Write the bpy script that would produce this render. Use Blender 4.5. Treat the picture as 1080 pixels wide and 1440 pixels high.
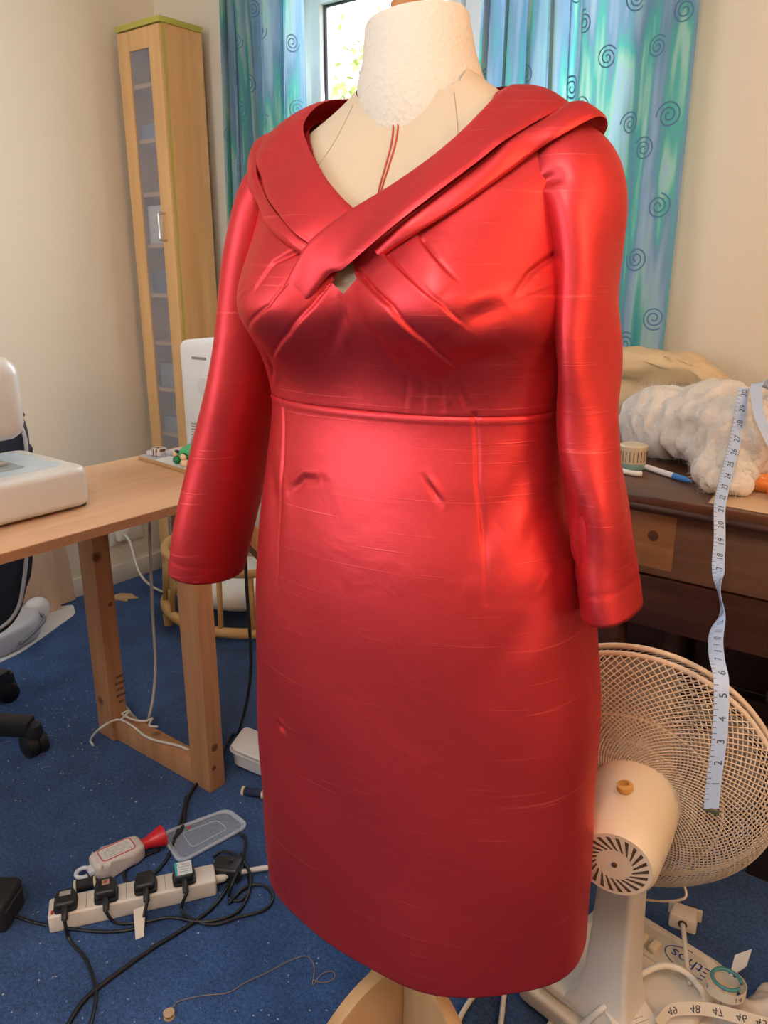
import bpy, bmesh, math, random
import numpy as np
from mathutils import Vector, Matrix
for o in list(bpy.data.objects): bpy.data.objects.remove(o)
R = math.radians
scene = bpy.context.scene
COL = scene.collection

# ------------------------------------------------------------ camera
CAM_H = 1.20; FPX = 1120.0; PITCH = math.atan(340/1120); YAW = R(37.6)
cd = bpy.data.cameras.new('camera'); cam = bpy.data.objects.new('camera', cd); COL.objects.link(cam)
cam.location = (0, 0, CAM_H); cam.rotation_euler = (R(90)-PITCH, 0, YAW)
cd.sensor_fit = 'VERTICAL'; cd.sensor_height = 36.0; cd.lens = 36.0*FPX/1440; cd.clip_start = 0.02
scene.camera = cam
# ------------------------------------------------------------ light
vs = scene.view_settings
vs.view_transform = 'Standard'; vs.look = 'None'; vs.gamma = 1.0; vs.use_curve_mapping = False
vs.exposure = 0.15
w = bpy.data.worlds.new('sky'); scene.world = w; w.use_nodes = True
bg = w.node_tree.nodes['Background']; bg.inputs[0].default_value = (0.80, 0.90, 1.0, 1); bg.inputs[1].default_value = 4.0
def area(name, loc, target, sx, sy, power, col):
    l = bpy.data.lights.new(name, 'AREA'); l.shape = 'RECTANGLE'; l.size = sx; l.size_y = sy; l.energy = power; l.color = col
    o = bpy.data.objects.new(name, l); COL.objects.link(o); o.location = loc
    o.rotation_euler = (Vector(target)-Vector(loc)).to_track_quat('-Z', 'Y').to_euler()
    return o
# daylight entering by the window in view and by the wide window in the wall behind the photographer
area('daylight_back_window', (-1.45, 2.17, 1.56), (-1.45, 0, 1.3), 1.15, 1.0, 26, (0.86, 0.94, 1.0))
def lamp(name, loc, power, col, rad):
    l = bpy.data.lights.new(name, 'POINT'); l.energy = power; l.color = col; l.shadow_soft_size = rad
    o = bpy.data.objects.new(name, l); COL.objects.link(o); o.location = loc; return o
lamp('ceiling_lamp', (-0.05, -0.45, 2.22), 38, (1.0, 0.92, 0.82), 0.22)
lamp('added_warm_light', (1.30, 0.62, 1.80), 36, (1.0, 0.54, 0.24), 0.20)  # added unseen warm source, gives the right side its orange light
area('daylight_front_window', (-1.55, -1.62, 1.60), (-1.55, 1.0, 1.25), 1.7, 1.1, 7.5, (0.80, 0.87, 1.0))

# ------------------------------------------------------------ helpers
def obj(name, verts, faces, mat, parent=None, smooth=False, uv=None):
    me = bpy.data.meshes.new(name)
    me.from_pydata([tuple(map(float, v)) for v in verts], [], [tuple(map(int, f)) for f in faces]); me.update()
    if smooth: me.polygons.foreach_set('use_smooth', [True]*len(me.polygons))
    if uv is not None:
        l = me.uv_layers.new(name='UVMap'); idx = np.zeros(len(me.loops), int); me.loops.foreach_get('vertex_index', idx)
        l.data.foreach_set('uv', np.asarray(uv, float)[idx].ravel())
    return link(name, me, mat, parent)
def link(name, me, mat, parent=None):
    o = bpy.data.objects.new(name, me); COL.objects.link(o)
    if mat is not None and not me.materials: me.materials.append(mat)
    if parent is not None: o.parent = parent
    return o
def empty(name, loc=(0, 0, 0), rz=0.0, label=None, cat=None, group=None):
    o = bpy.data.objects.new(name, None); COL.objects.link(o); o.location = loc; o.rotation_euler = (0, 0, rz)
    o.empty_display_size = 0.05
    return tag(o, label, cat, group)
def tag(o, label=None, cat=None, group=None, kind=None):
    if label: o['label'] = label
    if cat: o['category'] = cat
    if group: o['group'] = group
    if kind: o['kind'] = kind
    return o
def smooth(o, ang=None):
    me = o.data
    me.polygons.foreach_set('use_smooth', [True]*len(me.polygons))
    if ang is not None: me.set_sharp_from_angle(angle=R(ang))
    return o
def bm_obj(name, bm, mat, parent=None, sm=None):
    bmesh.ops.recalc_face_normals(bm, faces=bm.faces)
    me = bpy.data.meshes.new(name); bm.to_mesh(me); bm.free()
    o = link(name, me, mat, parent)
    if sm is not None: smooth(o, sm)
    return o
def box(name, a, b, mat, parent=None, bev=0.0, rot=None, seg=2):
    """box between corners a and b (in the parent's frame), optional bevel and (matrix) transform"""
    bm = bmesh.new(); bmesh.ops.create_cube(bm, size=1)
    c = [(a[i]+b[i])/2 for i in range(3)]; s = [abs(b[i]-a[i]) for i in range(3)]
    for v in bm.verts: v.co = Vector((v.co.x*s[0]+c[0], v.co.y*s[1]+c[1], v.co.z*s[2]+c[2]))
    if bev: bmesh.ops.bevel(bm, geom=list(bm.edges), offset=min(bev, min(s)*0.45), segments=seg, profile=0.6, affect='EDGES')
    if rot is not None: bm.transform(rot)
    return bm_obj(name, bm, mat, parent, 40 if bev else None)
def beam(name, p, q, wx, wy, mat, parent=None, bev=0.002, up=(0, 0, 1)):
    """rectangular bar from p to q"""
    p = Vector(p); q = Vector(q); d = q-p; L = d.length; z = d/L
    x = Vector(up).cross(z)
    if x.length < 1e-4: x = Vector((1, 0, 0)).cross(z)
    x.normalize(); y = z.cross(x)
    M = Matrix(((x.x, y.x, z.x, p.x), (x.y, y.y, z.y, p.y), (x.z, y.z, z.z, p.z), (0, 0, 0, 1)))
    return box(name, (-wx/2, -wy/2, 0), (wx/2, wy/2, L), mat, parent, bev, M)
def catmull(P, n, closed=False):
    P = np.asarray(P, float); k = len(P)
    t = np.linspace(0, k-1, n); i = np.clip(t.astype(int), 0, k-2); u = (t-i)[:, None]
    g = lambda j: P[np.clip(j, 0, k-1)]
    p0, p1, p2, p3 = g(i-1), g(i), g(i+1), g(i+2)
    p0 = np.where((i == 0)[:, None], 2*p1-p2, p0); p3 = np.where((i+2 > k-1)[:, None], 2*p2-p1, p3)
    return 0.5*((2*p1)+(-p0+p2)*u+(2*p0-5*p1+4*p2-p3)*u**2+(-p0+3*p1-3*p2+p3)*u**3)
def tube_data(P, r, seg=8, cap=True):
    P = np.asarray(P, float); n = len(P); r = np.broadcast_to(np.asarray(r, float), (n,))
    T = np.gradient(P, axis=0); T /= np.linalg.norm(T, axis=1)[:, None]+1e-12
    nrm = np.array([0, 0, 1.0]) if abs(T[0][2]) < .9 else np.array([1.0, 0, 0])
    V = []; a = np.linspace(0, 2*np.pi, seg, endpoint=False)
    for i in range(n):
        nrm = nrm-T[i]*(nrm@T[i]); nrm /= np.linalg.norm(nrm)+1e-12; b = np.cross(T[i], nrm)
        V.append(P[i]+r[i]*(np.cos(a)[:, None]*nrm+np.sin(a)[:, None]*b))
    V = np.concatenate(V)
    F = [(i*seg+j, i*seg+(j+1) % seg, (i+1)*seg+(j+1) % seg, (i+1)*seg+j) for i in range(n-1) for j in range(seg)]
    if cap: F += [tuple(range(seg))[::-1], tuple((n-1)*seg+j for j in range(seg))]
    return V, F
def tube(name, P, r, mat, parent=None, n=None, seg=8):
    P = catmull(P, n or max(12, len(P)*8)) if len(P) > 2 else np.asarray(P, float)
    V, F = tube_data(P, r, seg); return obj(name, V, F, mat, parent, True)
def join(parts):
    V = []; F = []; k = 0
    for v, f in parts:
        V.append(np.asarray(v, float)); F += [tuple(i+k for i in g) for g in f]; k += len(v)
    return np.concatenate(V), F
def lathe_data(prof, seg=32, axis='z'):
    """prof: (r, h) list"""
    a = np.linspace(0, 2*np.pi, seg, endpoint=False); V = []
    for r, h in prof: V.append(np.stack([r*np.cos(a), r*np.sin(a), np.full(seg, h)], 1))
    V = np.concatenate(V); n = len(prof)
    F = [(i*seg+j, i*seg+(j+1) % seg, (i+1)*seg+(j+1) % seg, (i+1)*seg+j) for i in range(n-1) for j in range(seg)]
    F += [tuple(range(seg))[::-1], tuple((n-1)*seg+j for j in range(seg))]
    return V, F
def frame_z(p, d):
    z = Vector(d).normalized(); x = Vector((0, 0, 1)).cross(z)
    if x.length < 1e-4: x = Vector((1, 0, 0))
    x.normalize(); y = z.cross(x)
    return np.array([[x.x, y.x, z.x], [x.y, y.y, z.y], [x.z, y.z, z.z]]), np.array(p, float)
def xf(V, M, p): return np.asarray(V) @ M.T + p
def lathe(name, prof, mat, parent=None, p=(0, 0, 0), d=(0, 0, 1), seg=32, ang=35):
    V, F = lathe_data(prof, seg); M, q = frame_z(p, d); V = xf(V, M, q)
    o = obj(name, V, F, mat, parent); return smooth(o, ang)
def grid_faces(n, m, closed=False):
    F = []
    for i in range(n-1):
        for j in range(m if closed else m-1): F.append((i*m+j, i*m+(j+1) % m, (i+1)*m+(j+1) % m, (i+1)*m+j))
    return F
def rounded_poly(pts, r, seg=5):
    """2-D polygon with rounded corners"""
    out = []; n = len(pts); r = r if hasattr(r, '__len__') else [r]*n
    for i in range(n):
        p0, p1, p2 = [np.array(pts[(i+k) % n], float) for k in (-1, 0, 1)]
        a = (p0-p1); b = (p2-p1); la, lb = np.linalg.norm(a), np.linalg.norm(b); a /= la; b /= lb
        rr = min(r[i], la*.45, lb*.45); s = p1+a*rr; e = p1+b*rr
        for t in np.linspace(0, 1, seg+1): out.append((1-t)**2*s+2*t*(1-t)*p1+t*t*e)
    return np.array(out)
def prism(name, poly, h0, h1, mat, parent=None, bev=0.0, M=None, seg=2, ang=35, segs=None):
    """extruded 2-D outline, optional matrix"""
    bm = bmesh.new(); vs_ = [bm.verts.new((p[0], p[1], h0)) for p in poly]; f = bm.faces.new(vs_)
    r = bmesh.ops.extrude_face_region(bm, geom=[f]); nv = [v for v in r['geom'] if isinstance(v, bmesh.types.BMVert)]
    for v in nv: v.co.z = h1
    if bev:
        es = [e for e in bm.edges if abs(e.verts[0].co.z-e.verts[1].co.z) < 1e-9]
        bmesh.ops.bevel(bm, geom=es, offset=bev, segments=seg, profile=0.5, affect='EDGES', clamp_overlap=True)
    if M is not None: bm.transform(M)
    return bm_obj(name, bm, mat, parent, ang)
def place(x, y, z=0.0, rz=0.0): return Matrix.Translation((x, y, z)) @ Matrix.Rotation(rz, 4, 'Z')
def spot(px, py, z=0.0):
    """where the sight line measured at (px, py) on the photo meets the horizontal plane of height z"""
    a, b = (px-540)/FPX, -(py-720)/FPX
    f = np.array([0, math.cos(PITCH), -math.sin(PITCH)]); u = np.array([0, math.sin(PITCH), math.cos(PITCH)])
    d = a*np.array([1., 0, 0])+b*u+f; c, s = math.cos(YAW), math.sin(YAW)
    d = np.array([c*d[0]-s*d[1], s*d[0]+c*d[1], d[2]])
    return np.array([0, 0, CAM_H])+d*((z-CAM_H)/d[2])

# ------------------------------------------------------------ materials
def newmat(name):
    m = bpy.data.materials.new(name); m.use_nodes = True; nt = m.node_tree
    return m, nt, nt.nodes['Principled BSDF']
def N(nt, t, **kw):
    n = nt.nodes.new(t)
    for k, v in kw.items():
        if k.startswith('i_'): n.inputs[k[2:].replace('_', ' ')].default_value = v
        else: setattr(n, k, v)
    return n
def plain(name, col, rough=0.5, metal=0.0, spec=0.5, bump=0.0, bscale=200, var=0.0, vscale=8, coat=0.0):
    m, nt, b = newmat(name)
    b.inputs['Base Color'].default_value = (*col, 1); b.inputs['Roughness'].default_value = rough
    b.inputs['Metallic'].default_value = metal; b.inputs['Specular IOR Level'].default_value = spec
    b.inputs['Coat Weight'].default_value = coat
    tc = N(nt, 'ShaderNodeTexCoord')
    if var:
        nz = N(nt, 'ShaderNodeTexNoise', i_Scale=vscale, i_Detail=4.0); nt.links.new(tc.outputs['Object'], nz.inputs['Vector'])
        mx = N(nt, 'ShaderNodeMix', data_type='RGBA')
        mx.inputs['A'].default_value = (*[c*(1-var) for c in col], 1); mx.inputs['B'].default_value = (*[min(1, c*(1+var)) for c in col], 1)
        nt.links.new(nz.outputs['Fac'], mx.inputs['Factor']); nt.links.new(mx.outputs['Result'], b.inputs['Base Color'])
    if bump:
        nz = N(nt, 'ShaderNodeTexNoise', i_Scale=bscale, i_Detail=3.0); nt.links.new(tc.outputs['Object'], nz.inputs['Vector'])
        bp = N(nt, 'ShaderNodeBump', i_Strength=bump, i_Distance=0.002); nt.links.new(nz.outputs['Fac'], bp.inputs['Height'])
        nt.links.new(bp.outputs['Normal'], b.inputs['Normal'])
    return m
def wood(name, c1, c2, scale=(3, 30, 30), rough=0.45, knots=0.0, spec=0.4, detail=5.0, band=0.5):
    m, nt, b = newmat(name); tc = N(nt, 'ShaderNodeTexCoord'); mp = N(nt, 'ShaderNodeMapping'); mp.inputs['Scale'].default_value = scale
    nt.links.new(tc.outputs['Object'], mp.inputs['Vector'])
    nz = N(nt, 'ShaderNodeTexNoise', i_Scale=1.0, i_Detail=detail, i_Distortion=band); nt.links.new(mp.outputs[0], nz.inputs['Vector'])
    cr = N(nt, 'ShaderNodeValToRGB'); cr.color_ramp.elements[0].position = .3; cr.color_ramp.elements[1].position = .72
    cr.color_ramp.elements[0].color = (*c1, 1); cr.color_ramp.elements[1].color = (*c2, 1)
    nt.links.new(nz.outputs['Fac'], cr.inputs[0]); out = cr.outputs[0]
    if knots:
        vo = N(nt, 'ShaderNodeTexVoronoi', i_Scale=knots); nt.links.new(tc.outputs['Object'], vo.inputs['Vector'])
        k2 = N(nt, 'ShaderNodeMapRange'); k2.inputs['From Min'].default_value = 0.05; k2.inputs['From Max'].default_value = 0.13
        k2.inputs['To Min'].default_value = 1.0; k2.inputs['To Max'].default_value = 0.0
        nt.links.new(vo.outputs['Distance'], k2.inputs['Value'])
        mx = N(nt, 'ShaderNodeMix', data_type='RGBA'); mx.inputs['B'].default_value = (c1[0]*.35, c1[1]*.25, c1[2]*.2, 1)
        nt.links.new(k2.outputs[0], mx.inputs['Factor']); nt.links.new(out, mx.inputs['A']); out = mx.outputs['Result']
    nt.links.new(out, b.inputs['Base Color']); b.inputs['Roughness'].default_value = rough; b.inputs['Specular IOR Level'].default_value = spec
    bp = N(nt, 'ShaderNodeBump', i_Strength=0.08, i_Distance=0.002); nt.links.new(nz.outputs['Fac'], bp.inputs['Height']); nt.links.new(bp.outputs['Normal'], b.inputs['Normal'])
    return m
def clear(name, col=(1, 1, 1), rough=0.1, alpha=0.35, ior=1.45):
    """thin clear plastic or glass: a mix of see-through and glossy"""
    m, nt, b = newmat(name); b.inputs['Base Color'].default_value = (*col, 1); b.inputs['Roughness'].default_value = rough
    t = N(nt, 'ShaderNodeBsdfTransparent'); mx = N(nt, 'ShaderNodeMixShader'); mx.inputs[0].default_value = alpha
    nt.links.new(t.outputs[0], mx.inputs[1]); nt.links.new(b.outputs[0], mx.inputs[2])
    nt.links.new(mx.outputs[0], nt.nodes['Material Output'].inputs[0]); return m

def satin_mat():
    m, nt, b = newmat('coral_red_satin')
    tc = N(nt, 'ShaderNodeTexCoord')
    mp = N(nt, 'ShaderNodeMapping'); mp.inputs['Scale'].default_value = (6, 6, 300); nt.links.new(tc.outputs['Object'], mp.inputs['Vector'])
    sl = N(nt, 'ShaderNodeTexNoise', i_Scale=1.0, i_Detail=2.0, i_Distortion=0.3); nt.links.new(mp.outputs[0], sl.inputs['Vector'])
    th = N(nt, 'ShaderNodeMapRange'); th.inputs['From Min'].default_value = .64; th.inputs['From Max'].default_value = .74
    nt.links.new(sl.outputs['Fac'], th.inputs['Value'])
    mp2 = N(nt, 'ShaderNodeMapping'); mp2.inputs['Scale'].default_value = (110, 110, 1300); nt.links.new(tc.outputs['Object'], mp2.inputs['Vector'])
    wv = N(nt, 'ShaderNodeTexNoise', i_Scale=1.0, i_Detail=3.0); nt.links.new(mp2.outputs[0], wv.inputs['Vector'])
    mx = N(nt, 'ShaderNodeMix', data_type='RGBA'); mx.inputs['A'].default_value = (0.64, 0.046, 0.056, 1); mx.inputs['B'].default_value = (0.76, 0.085, 0.088, 1)
    nt.links.new(th.outputs[0], mx.inputs['Factor']); nt.links.new(mx.outputs['Result'], b.inputs['Base Color'])
    ad = N(nt, 'ShaderNodeMath', operation='MULTIPLY_ADD'); ad.inputs[1].default_value = 1.6; nt.links.new(th.outputs[0], ad.inputs[0]); nt.links.new(wv.outputs['Fac'], ad.inputs[2])
    bp = N(nt, 'ShaderNodeBump', i_Strength=0.22, i_Distance=0.0005); nt.links.new(ad.outputs[0], bp.inputs['Height']); ck = N(nt, 'ShaderNodeTexNoise', i_Scale=17.0, i_Detail=2.5, i_Distortion=0.9); nt.links.new(tc.outputs['Object'], ck.inputs['Vector'])
    b2 = N(nt, 'ShaderNodeBump', i_Strength=0.17, i_Distance=0.008); nt.links.new(ck.outputs['Fac'], b2.inputs['Height']); nt.links.new(bp.outputs['Normal'], b2.inputs['Normal']); nt.links.new(b2.outputs['Normal'], b.inputs['Normal'])
    b.inputs['Metallic'].default_value = 0.78; b.inputs['Roughness'].default_value = 0.45
    b.inputs['Coat Weight'].default_value = 0.07; b.inputs['Coat Roughness'].default_value = 0.42; b.inputs['Coat IOR'].default_value = 1.6; b.inputs['Specular IOR Level'].default_value = 0.6; b.inputs['Specular Tint'].default_value = (1.0, 0.62, 0.55, 1)
    b.inputs['Sheen Weight'].default_value = 0.0; b.inputs['Sheen Tint'].default_value = (1, 0.45, 0.35, 1); b.inputs['Sheen Roughness'].default_value = 0.4
    return m
M_SATIN = satin_mat()
M_CALICO = plain('calico', (0.57, 0.46, 0.34), 0.85, bump=0.25, bscale=700, spec=0.2, var=0.06, vscale=12)
def foam_mat():
    m, nt, b = newmat('polystyrene'); tc = N(nt, 'ShaderNodeTexCoord')
    b.inputs['Base Color'].default_value = (0.66, 0.60, 0.52, 1); b.inputs['Roughness'].default_value = 0.7
    vo = N(nt, 'ShaderNodeTexVoronoi', i_Scale=190.0); nt.links.new(tc.outputs['Object'], vo.inputs['Vector'])
    nz = N(nt, 'ShaderNodeTexNoise', i_Scale=90.0, i_Detail=2.0); nt.links.new(tc.outputs['Object'], nz.inputs['Vector'])
    mu = N(nt, 'ShaderNodeMath', operation='MULTIPLY'); nt.links.new(vo.outputs['Distance'], mu.inputs[0]); nt.links.new(nz.outputs['Fac'], mu.inputs[1])
    bp = N(nt, 'ShaderNodeBump', i_Strength=0.55, i_Distance=0.003); nt.links.new(mu.outputs[0], bp.inputs['Height']); nt.links.new(bp.outputs['Normal'], b.inputs['Normal'])
    return m
M_FOAM = foam_mat()
M_RED = plain('red_thread', (0.42, 0.06, 0.03), 0.7)
M_BEECH = wood('stand_beech', (0.50, 0.29, 0.13), (0.62, 0.38, 0.19), (14, 14, 3), 0.4)
def wall_mat():
    m, nt, b = newmat('cream_wall_paint'); tc = N(nt, 'ShaderNodeTexCoord')
    nz = N(nt, 'ShaderNodeTexNoise', i_Scale=1.2, i_Detail=3.0); nt.links.new(tc.outputs['Object'], nz.inputs['Vector'])
    mx = N(nt, 'ShaderNodeMix', data_type='RGBA'); mx.inputs['A'].default_value = (0.70, 0.61, 0.48, 1); mx.inputs['B'].default_value = (0.74, 0.655, 0.525, 1)
    nt.links.new(nz.outputs['Fac'], mx.inputs['Factor']); nt.links.new(mx.outputs['Result'], b.inputs['Base Color'])
    n2 = N(nt, 'ShaderNodeTexNoise', i_Scale=160.0, i_Detail=2.0); nt.links.new(tc.outputs['Object'], n2.inputs['Vector'])
    bp = N(nt, 'ShaderNodeBump', i_Strength=0.12, i_Distance=0.002); nt.links.new(n2.outputs['Fac'], bp.inputs['Height']); nt.links.new(bp.outputs['Normal'], b.inputs['Normal'])
    b.inputs['Roughness'].default_value = 0.75; b.inputs['Specular IOR Level'].default_value = 0.25; return m
M_WALL = wall_mat()
def carpet_mat():
    m, nt, b = newmat('blue_carpet'); tc = N(nt, 'ShaderNodeTexCoord')
    n1 = N(nt, 'ShaderNodeTexNoise', i_Scale=420.0, i_Detail=3.0, i_Roughness=0.7); nt.links.new(tc.outputs['Object'], n1.inputs['Vector'])
    n2 = N(nt, 'ShaderNodeTexNoise', i_Scale=7.0, i_Detail=5.0, i_Roughness=0.6); nt.links.new(tc.outputs['Object'], n2.inputs['Vector'])
    cr = N(nt, 'ShaderNodeValToRGB'); e = cr.color_ramp.elements
    e[0].position = .30; e[0].color = (0.010, 0.028, 0.080, 1); e[1].position = .74; e[1].color = (0.055, 0.120, 0.290, 1)
    nt.links.new(n1.outputs['Fac'], cr.inputs[0])
    c2 = N(nt, 'ShaderNodeMapRange'); c2.inputs['From Min'].default_value = .35; c2.inputs['From Max'].default_value = .68; c2.inputs['To Min'].default_value = .80; c2.inputs['To Max'].default_value = 1.3
    nt.links.new(n2.outputs['Fac'], c2.inputs['Value'])
    vm = N(nt, 'ShaderNodeVectorMath', operation='SCALE'); nt.links.new(cr.outputs[0], vm.inputs[0]); nt.links.new(c2.outputs[0], vm.inputs['Scale'])
    n3 = N(nt, 'ShaderNodeTexNoise', i_Scale=130.0, i_Detail=4.0, i_Roughness=0.75); nt.links.new(tc.outputs['Object'], n3.inputs['Vector'])
    c3 = N(nt, 'ShaderNodeMapRange'); c3.inputs['From Min'].default_value = .34; c3.inputs['From Max'].default_value = .66; c3.inputs['To Min'].default_value = .62; c3.inputs['To Max'].default_value = 1.55; nt.links.new(n3.outputs['Fac'], c3.inputs['Value'])
    v3 = N(nt, 'ShaderNodeVectorMath', operation='SCALE'); nt.links.new(vm.outputs[0], v3.inputs[0]); nt.links.new(c3.outputs[0], v3.inputs['Scale']); nt.links.new(v3.outputs[0], b.inputs['Base Color'])
    bp = N(nt, 'ShaderNodeBump', i_Strength=0.7, i_Distance=0.004); nt.links.new(n1.outputs['Fac'], bp.inputs['Height']); nt.links.new(bp.outputs['Normal'], b.inputs['Normal'])
    b.inputs['Roughness'].default_value = 0.95; b.inputs['Specular IOR Level'].default_value = 0.1
    b.inputs['Sheen Weight'].default_value = 0.25; b.inputs['Sheen Tint'].default_value = (.4, .5, .8, 1); return m
M_CARPET = carpet_mat()
M_SKIRTING = plain('cream_gloss_paint', (0.72, 0.66, 0.56), 0.35)
M_UPVC = plain('white_upvc', (0.74, 0.77, 0.78), 0.3)
M_GASKET = plain('black_rubber_gasket', (0.02, 0.022, 0.025), 0.6)
M_GLASS = clear('window_glass', (1, 1, 1), 0.02, 0.06)
M_CEIL = plain('ceiling_white', (0.78, 0.76, 0.72), 0.8)

# ------------------------------------------------------------ room shell (X along the window wall, Y towards it)
XL, XR, YF, YB, ZC = -2.67, 1.70, -1.70, 2.10, 2.42
WX0, WX1, WZ0, WZ1 = -2.00, -0.86, 1.00, 2.10     # window opening
def slab(name, a, b, mat): return tag(box(name, a, b, mat), kind='structure')
slab('floor', (XL-.15, YF-.15, -.10), (XR+.15, YB+.15, 0), M_CARPET)
slab('ceiling', (XL-.15, YF-.15, ZC), (XR+.15, YB+.15, ZC+.1), M_CEIL)
slab('wall_left', (XL-.15, YF-.15, 0), (XL, YB+.15, ZC), M_WALL)
slab('wall_right', (XR, YF-.15, 0), (XR+.15, YB+.15, ZC), M_WALL)
def holed_wall(name, y0, y1, x0, x1, hx0, hx1, hz0, hz1):
    P = []
    for a, b in (((x0, y0, 0), (hx0, y1, ZC)), ((hx1, y0, 0), (x1, y1, ZC)), ((hx0, y0, 0), (hx1, y1, hz0)), ((hx0, y0, hz1), (hx1, y1, ZC))):
        (ax, ay, az), (bx, by, bz) = a, b
        V = [(ax, ay, az), (bx, ay, az), (bx, by, az), (ax, by, az), (ax, ay, bz), (bx, ay, bz), (bx, by, bz), (ax, by, bz)]
        P.append((V, [(0, 3, 2, 1), (4, 5, 6, 7), (0, 1, 5, 4), (1, 2, 6, 5), (2, 3, 7, 6), (3, 0, 4, 7)]))
    V, F = join(P); return tag(obj(name, V, F, M_WALL), kind='structure')
holed_wall('wall_back', YB, YB+.15, XL, XR, WX0, WX1, WZ0, WZ1)
holed_wall('wall_front', YF-.15, YF, XL, XR, -2.4, -0.7, 1.05, 2.15)
def skirting(name, a, b, nrm):
    o = box(name, a, b, M_SKIRTING, bev=0.004); return tag(o, kind='structure')
skirting('baseboard_left', (XL, YF, 0), (XL+.016, YB, .075), 0)
skirting('baseboard_back', (XL+.016, YB-.016, 0), (XR, YB, .075), 0)

# window 1: the upvc window in view, one side hung sash and a narrow light with a top vent
win = tag(empty('window_1', (WX0, YB+.05, WZ0)), kind='structure')
ww, wh = WX1-WX0, WZ1-WZ0; MUL = 0.665
def wpart(n, a, b, m, bev=0.004): return box(n, a, b, m, win, bev)
for a, b in (((0, 0, 0), (.055, .06, wh)), ((ww-.055, 0, 0), (ww, .06, wh)), ((.055, 0, 0), (ww-.055, .06, .055)), ((.055, 0, wh-.055), (ww-.055, .06, wh)), ((MUL-.035, 0, .055), (MUL+.035, .06, wh-.055))):
    wpart('window_frame', a, b, M_UPVC)
def sash(x0, x1, z0, z1):
    t = .045
    for a, b in (((x0, -.018, z0), (x0+t, .03, z1)), ((x1-t, -.018, z0), (x1, .03, z1)), ((x0+t, -.018, z0), (x1-t, .03, z0+t)), ((x0+t, -.018, z1-t), (x1-t, .03, z1))):
        wpart('sash_rail', a, b, M_UPVC)
    g = .006
    for a, b in (((x0+t, -.001, z0+t), (x0+t+g, .009, z1-t)), ((x1-t-g, -.001, z0+t), (x1-t, .009, z1-t)), ((x0+t, -.001, z0+t), (x1-t, .009, z0+t+g)), ((x0+t, -.001, z1-t-g), (x1-t, .009, z1-t))):
        wpart('gasket', a, b, M_GASKET, 0)
    wpart('pane', (x0+t, .004, z0+t), (x1-t, .008, z1-t), M_GLASS, 0)
sash(.058, MUL-.038, .058, wh-.058)
sash(MUL+.038, ww-.058, .82, wh-.058)
wpart('transom', (MUL+.035, 0, .765), (ww-.055, .06, .82), M_UPVC)
wpart('pane', (MUL+.035, .02, .055), (ww-.055, .024, .765), M_GLASS, 0)
box('window_sill', (-.03, -.12, -.025), (ww+.03, .06, 0), M_UPVC, win, .004)

# ============================================================ dress on the dressmaker's dummy
DUMMY = (-0.555, 0.783); DROT = R(8)
# z, half width, front depth, back depth, x shift, y shift of the body at that height
KB = np.array([
(.35,.230,.164,.164,.021,0),(.50,.233,.165,.165,.018,0),(.65,.233,.165,.165,.014,0),(.78,.225,.163,.165,.008,0),
(.88,.212,.155,.155,.006,0),(.97,.190,.140,.138,.0,0),(1.05,.184,.125,.125,.0,0),(1.09,.188,.124,.125,.0,0),
(1.16,.195,.124,.128,.0,0),(1.22,.194,.116,.128,0,0),(1.27,.194,.102,.122,0,0),(1.305,.198,.088,.110,0,.005),
(1.325,.188,.078,.095,0,.008),(1.345,.160,.070,.085,0,.010),(1.365,.122,.064,.075,0,.010),(1.385,.088,.060,.068,0,.008),
(1.40,.070,.058,.064,0,.006),(1.41,.064,.058,.062,0,.005)])
def profile(z):
    out = []; zz = KB[:, 0]
    for j in range(1, 6):
        y = KB[:, j]; h = np.diff(zz); d = np.diff(y)/h; m = np.zeros_like(y); m[0] = d[0]; m[-1] = d[-1]
        for i in range(1, len(y)-1):
            if d[i-1]*d[i] > 0:
                w1 = 2*h[i]+h[i-1]; w2 = h[i]+2*h[i-1]; m[i] = (w1+w2)/(w1/d[i-1]+w2/d[i])
        i = np.clip(np.searchsorted(zz, z)-1, 0, len(h)-1); t = (z-zz[i])/h[i]
        out.append((2*t**3-3*t**2+1)*y[i]+(t**3-2*t**2+t)*h[i]*m[i]+(-2*t**3+3*t**2)*y[i+1]+(t**3-t**2)*h[i]*m[i+1])
    return out
BZ = 1.165
def bust(x, z):
    g = np.exp(-(np.maximum(np.abs(x)-.092, 0)/.075)**2)*(1-.42*np.exp(-(x/.045)**2))
    return .066*g*np.exp(-((z-BZ)/np.where(z > BZ, .095, .058))**2)
def body(z, t, off=0.0):
    z = np.asarray(z, float); a, bf, bb, ox, oy = profile(z); n = 2.35
    c, s = np.cos(t), np.sin(t)
    x = ox+(a+off)*np.sign(c)*np.abs(c)**(2/n); b = np.where(s > 0, bf, bb)+off
    fr = np.clip(s*1.6, 0, 1); fr = fr*fr*(3-2*fr)
    y = oy-b*np.sign(s)*np.abs(s)**(2/n)-fr*bust(x, z)
    x = x+np.sign(x)*fr*.014*np.exp(-((z-BZ)/.06)**2)*np.clip(np.abs(x)/.15, 0, 1)
    return np.stack([x, y, z+0*x], -1)
_tt = np.linspace(0, np.pi, 241)
def front_y(x, z, off=0.0):
    P = body(np.full_like(_tt, z), _tt, off); o = np.argsort(P[:, 0]); return float(np.interp(x, P[o, 0], P[o, 1]))
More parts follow.
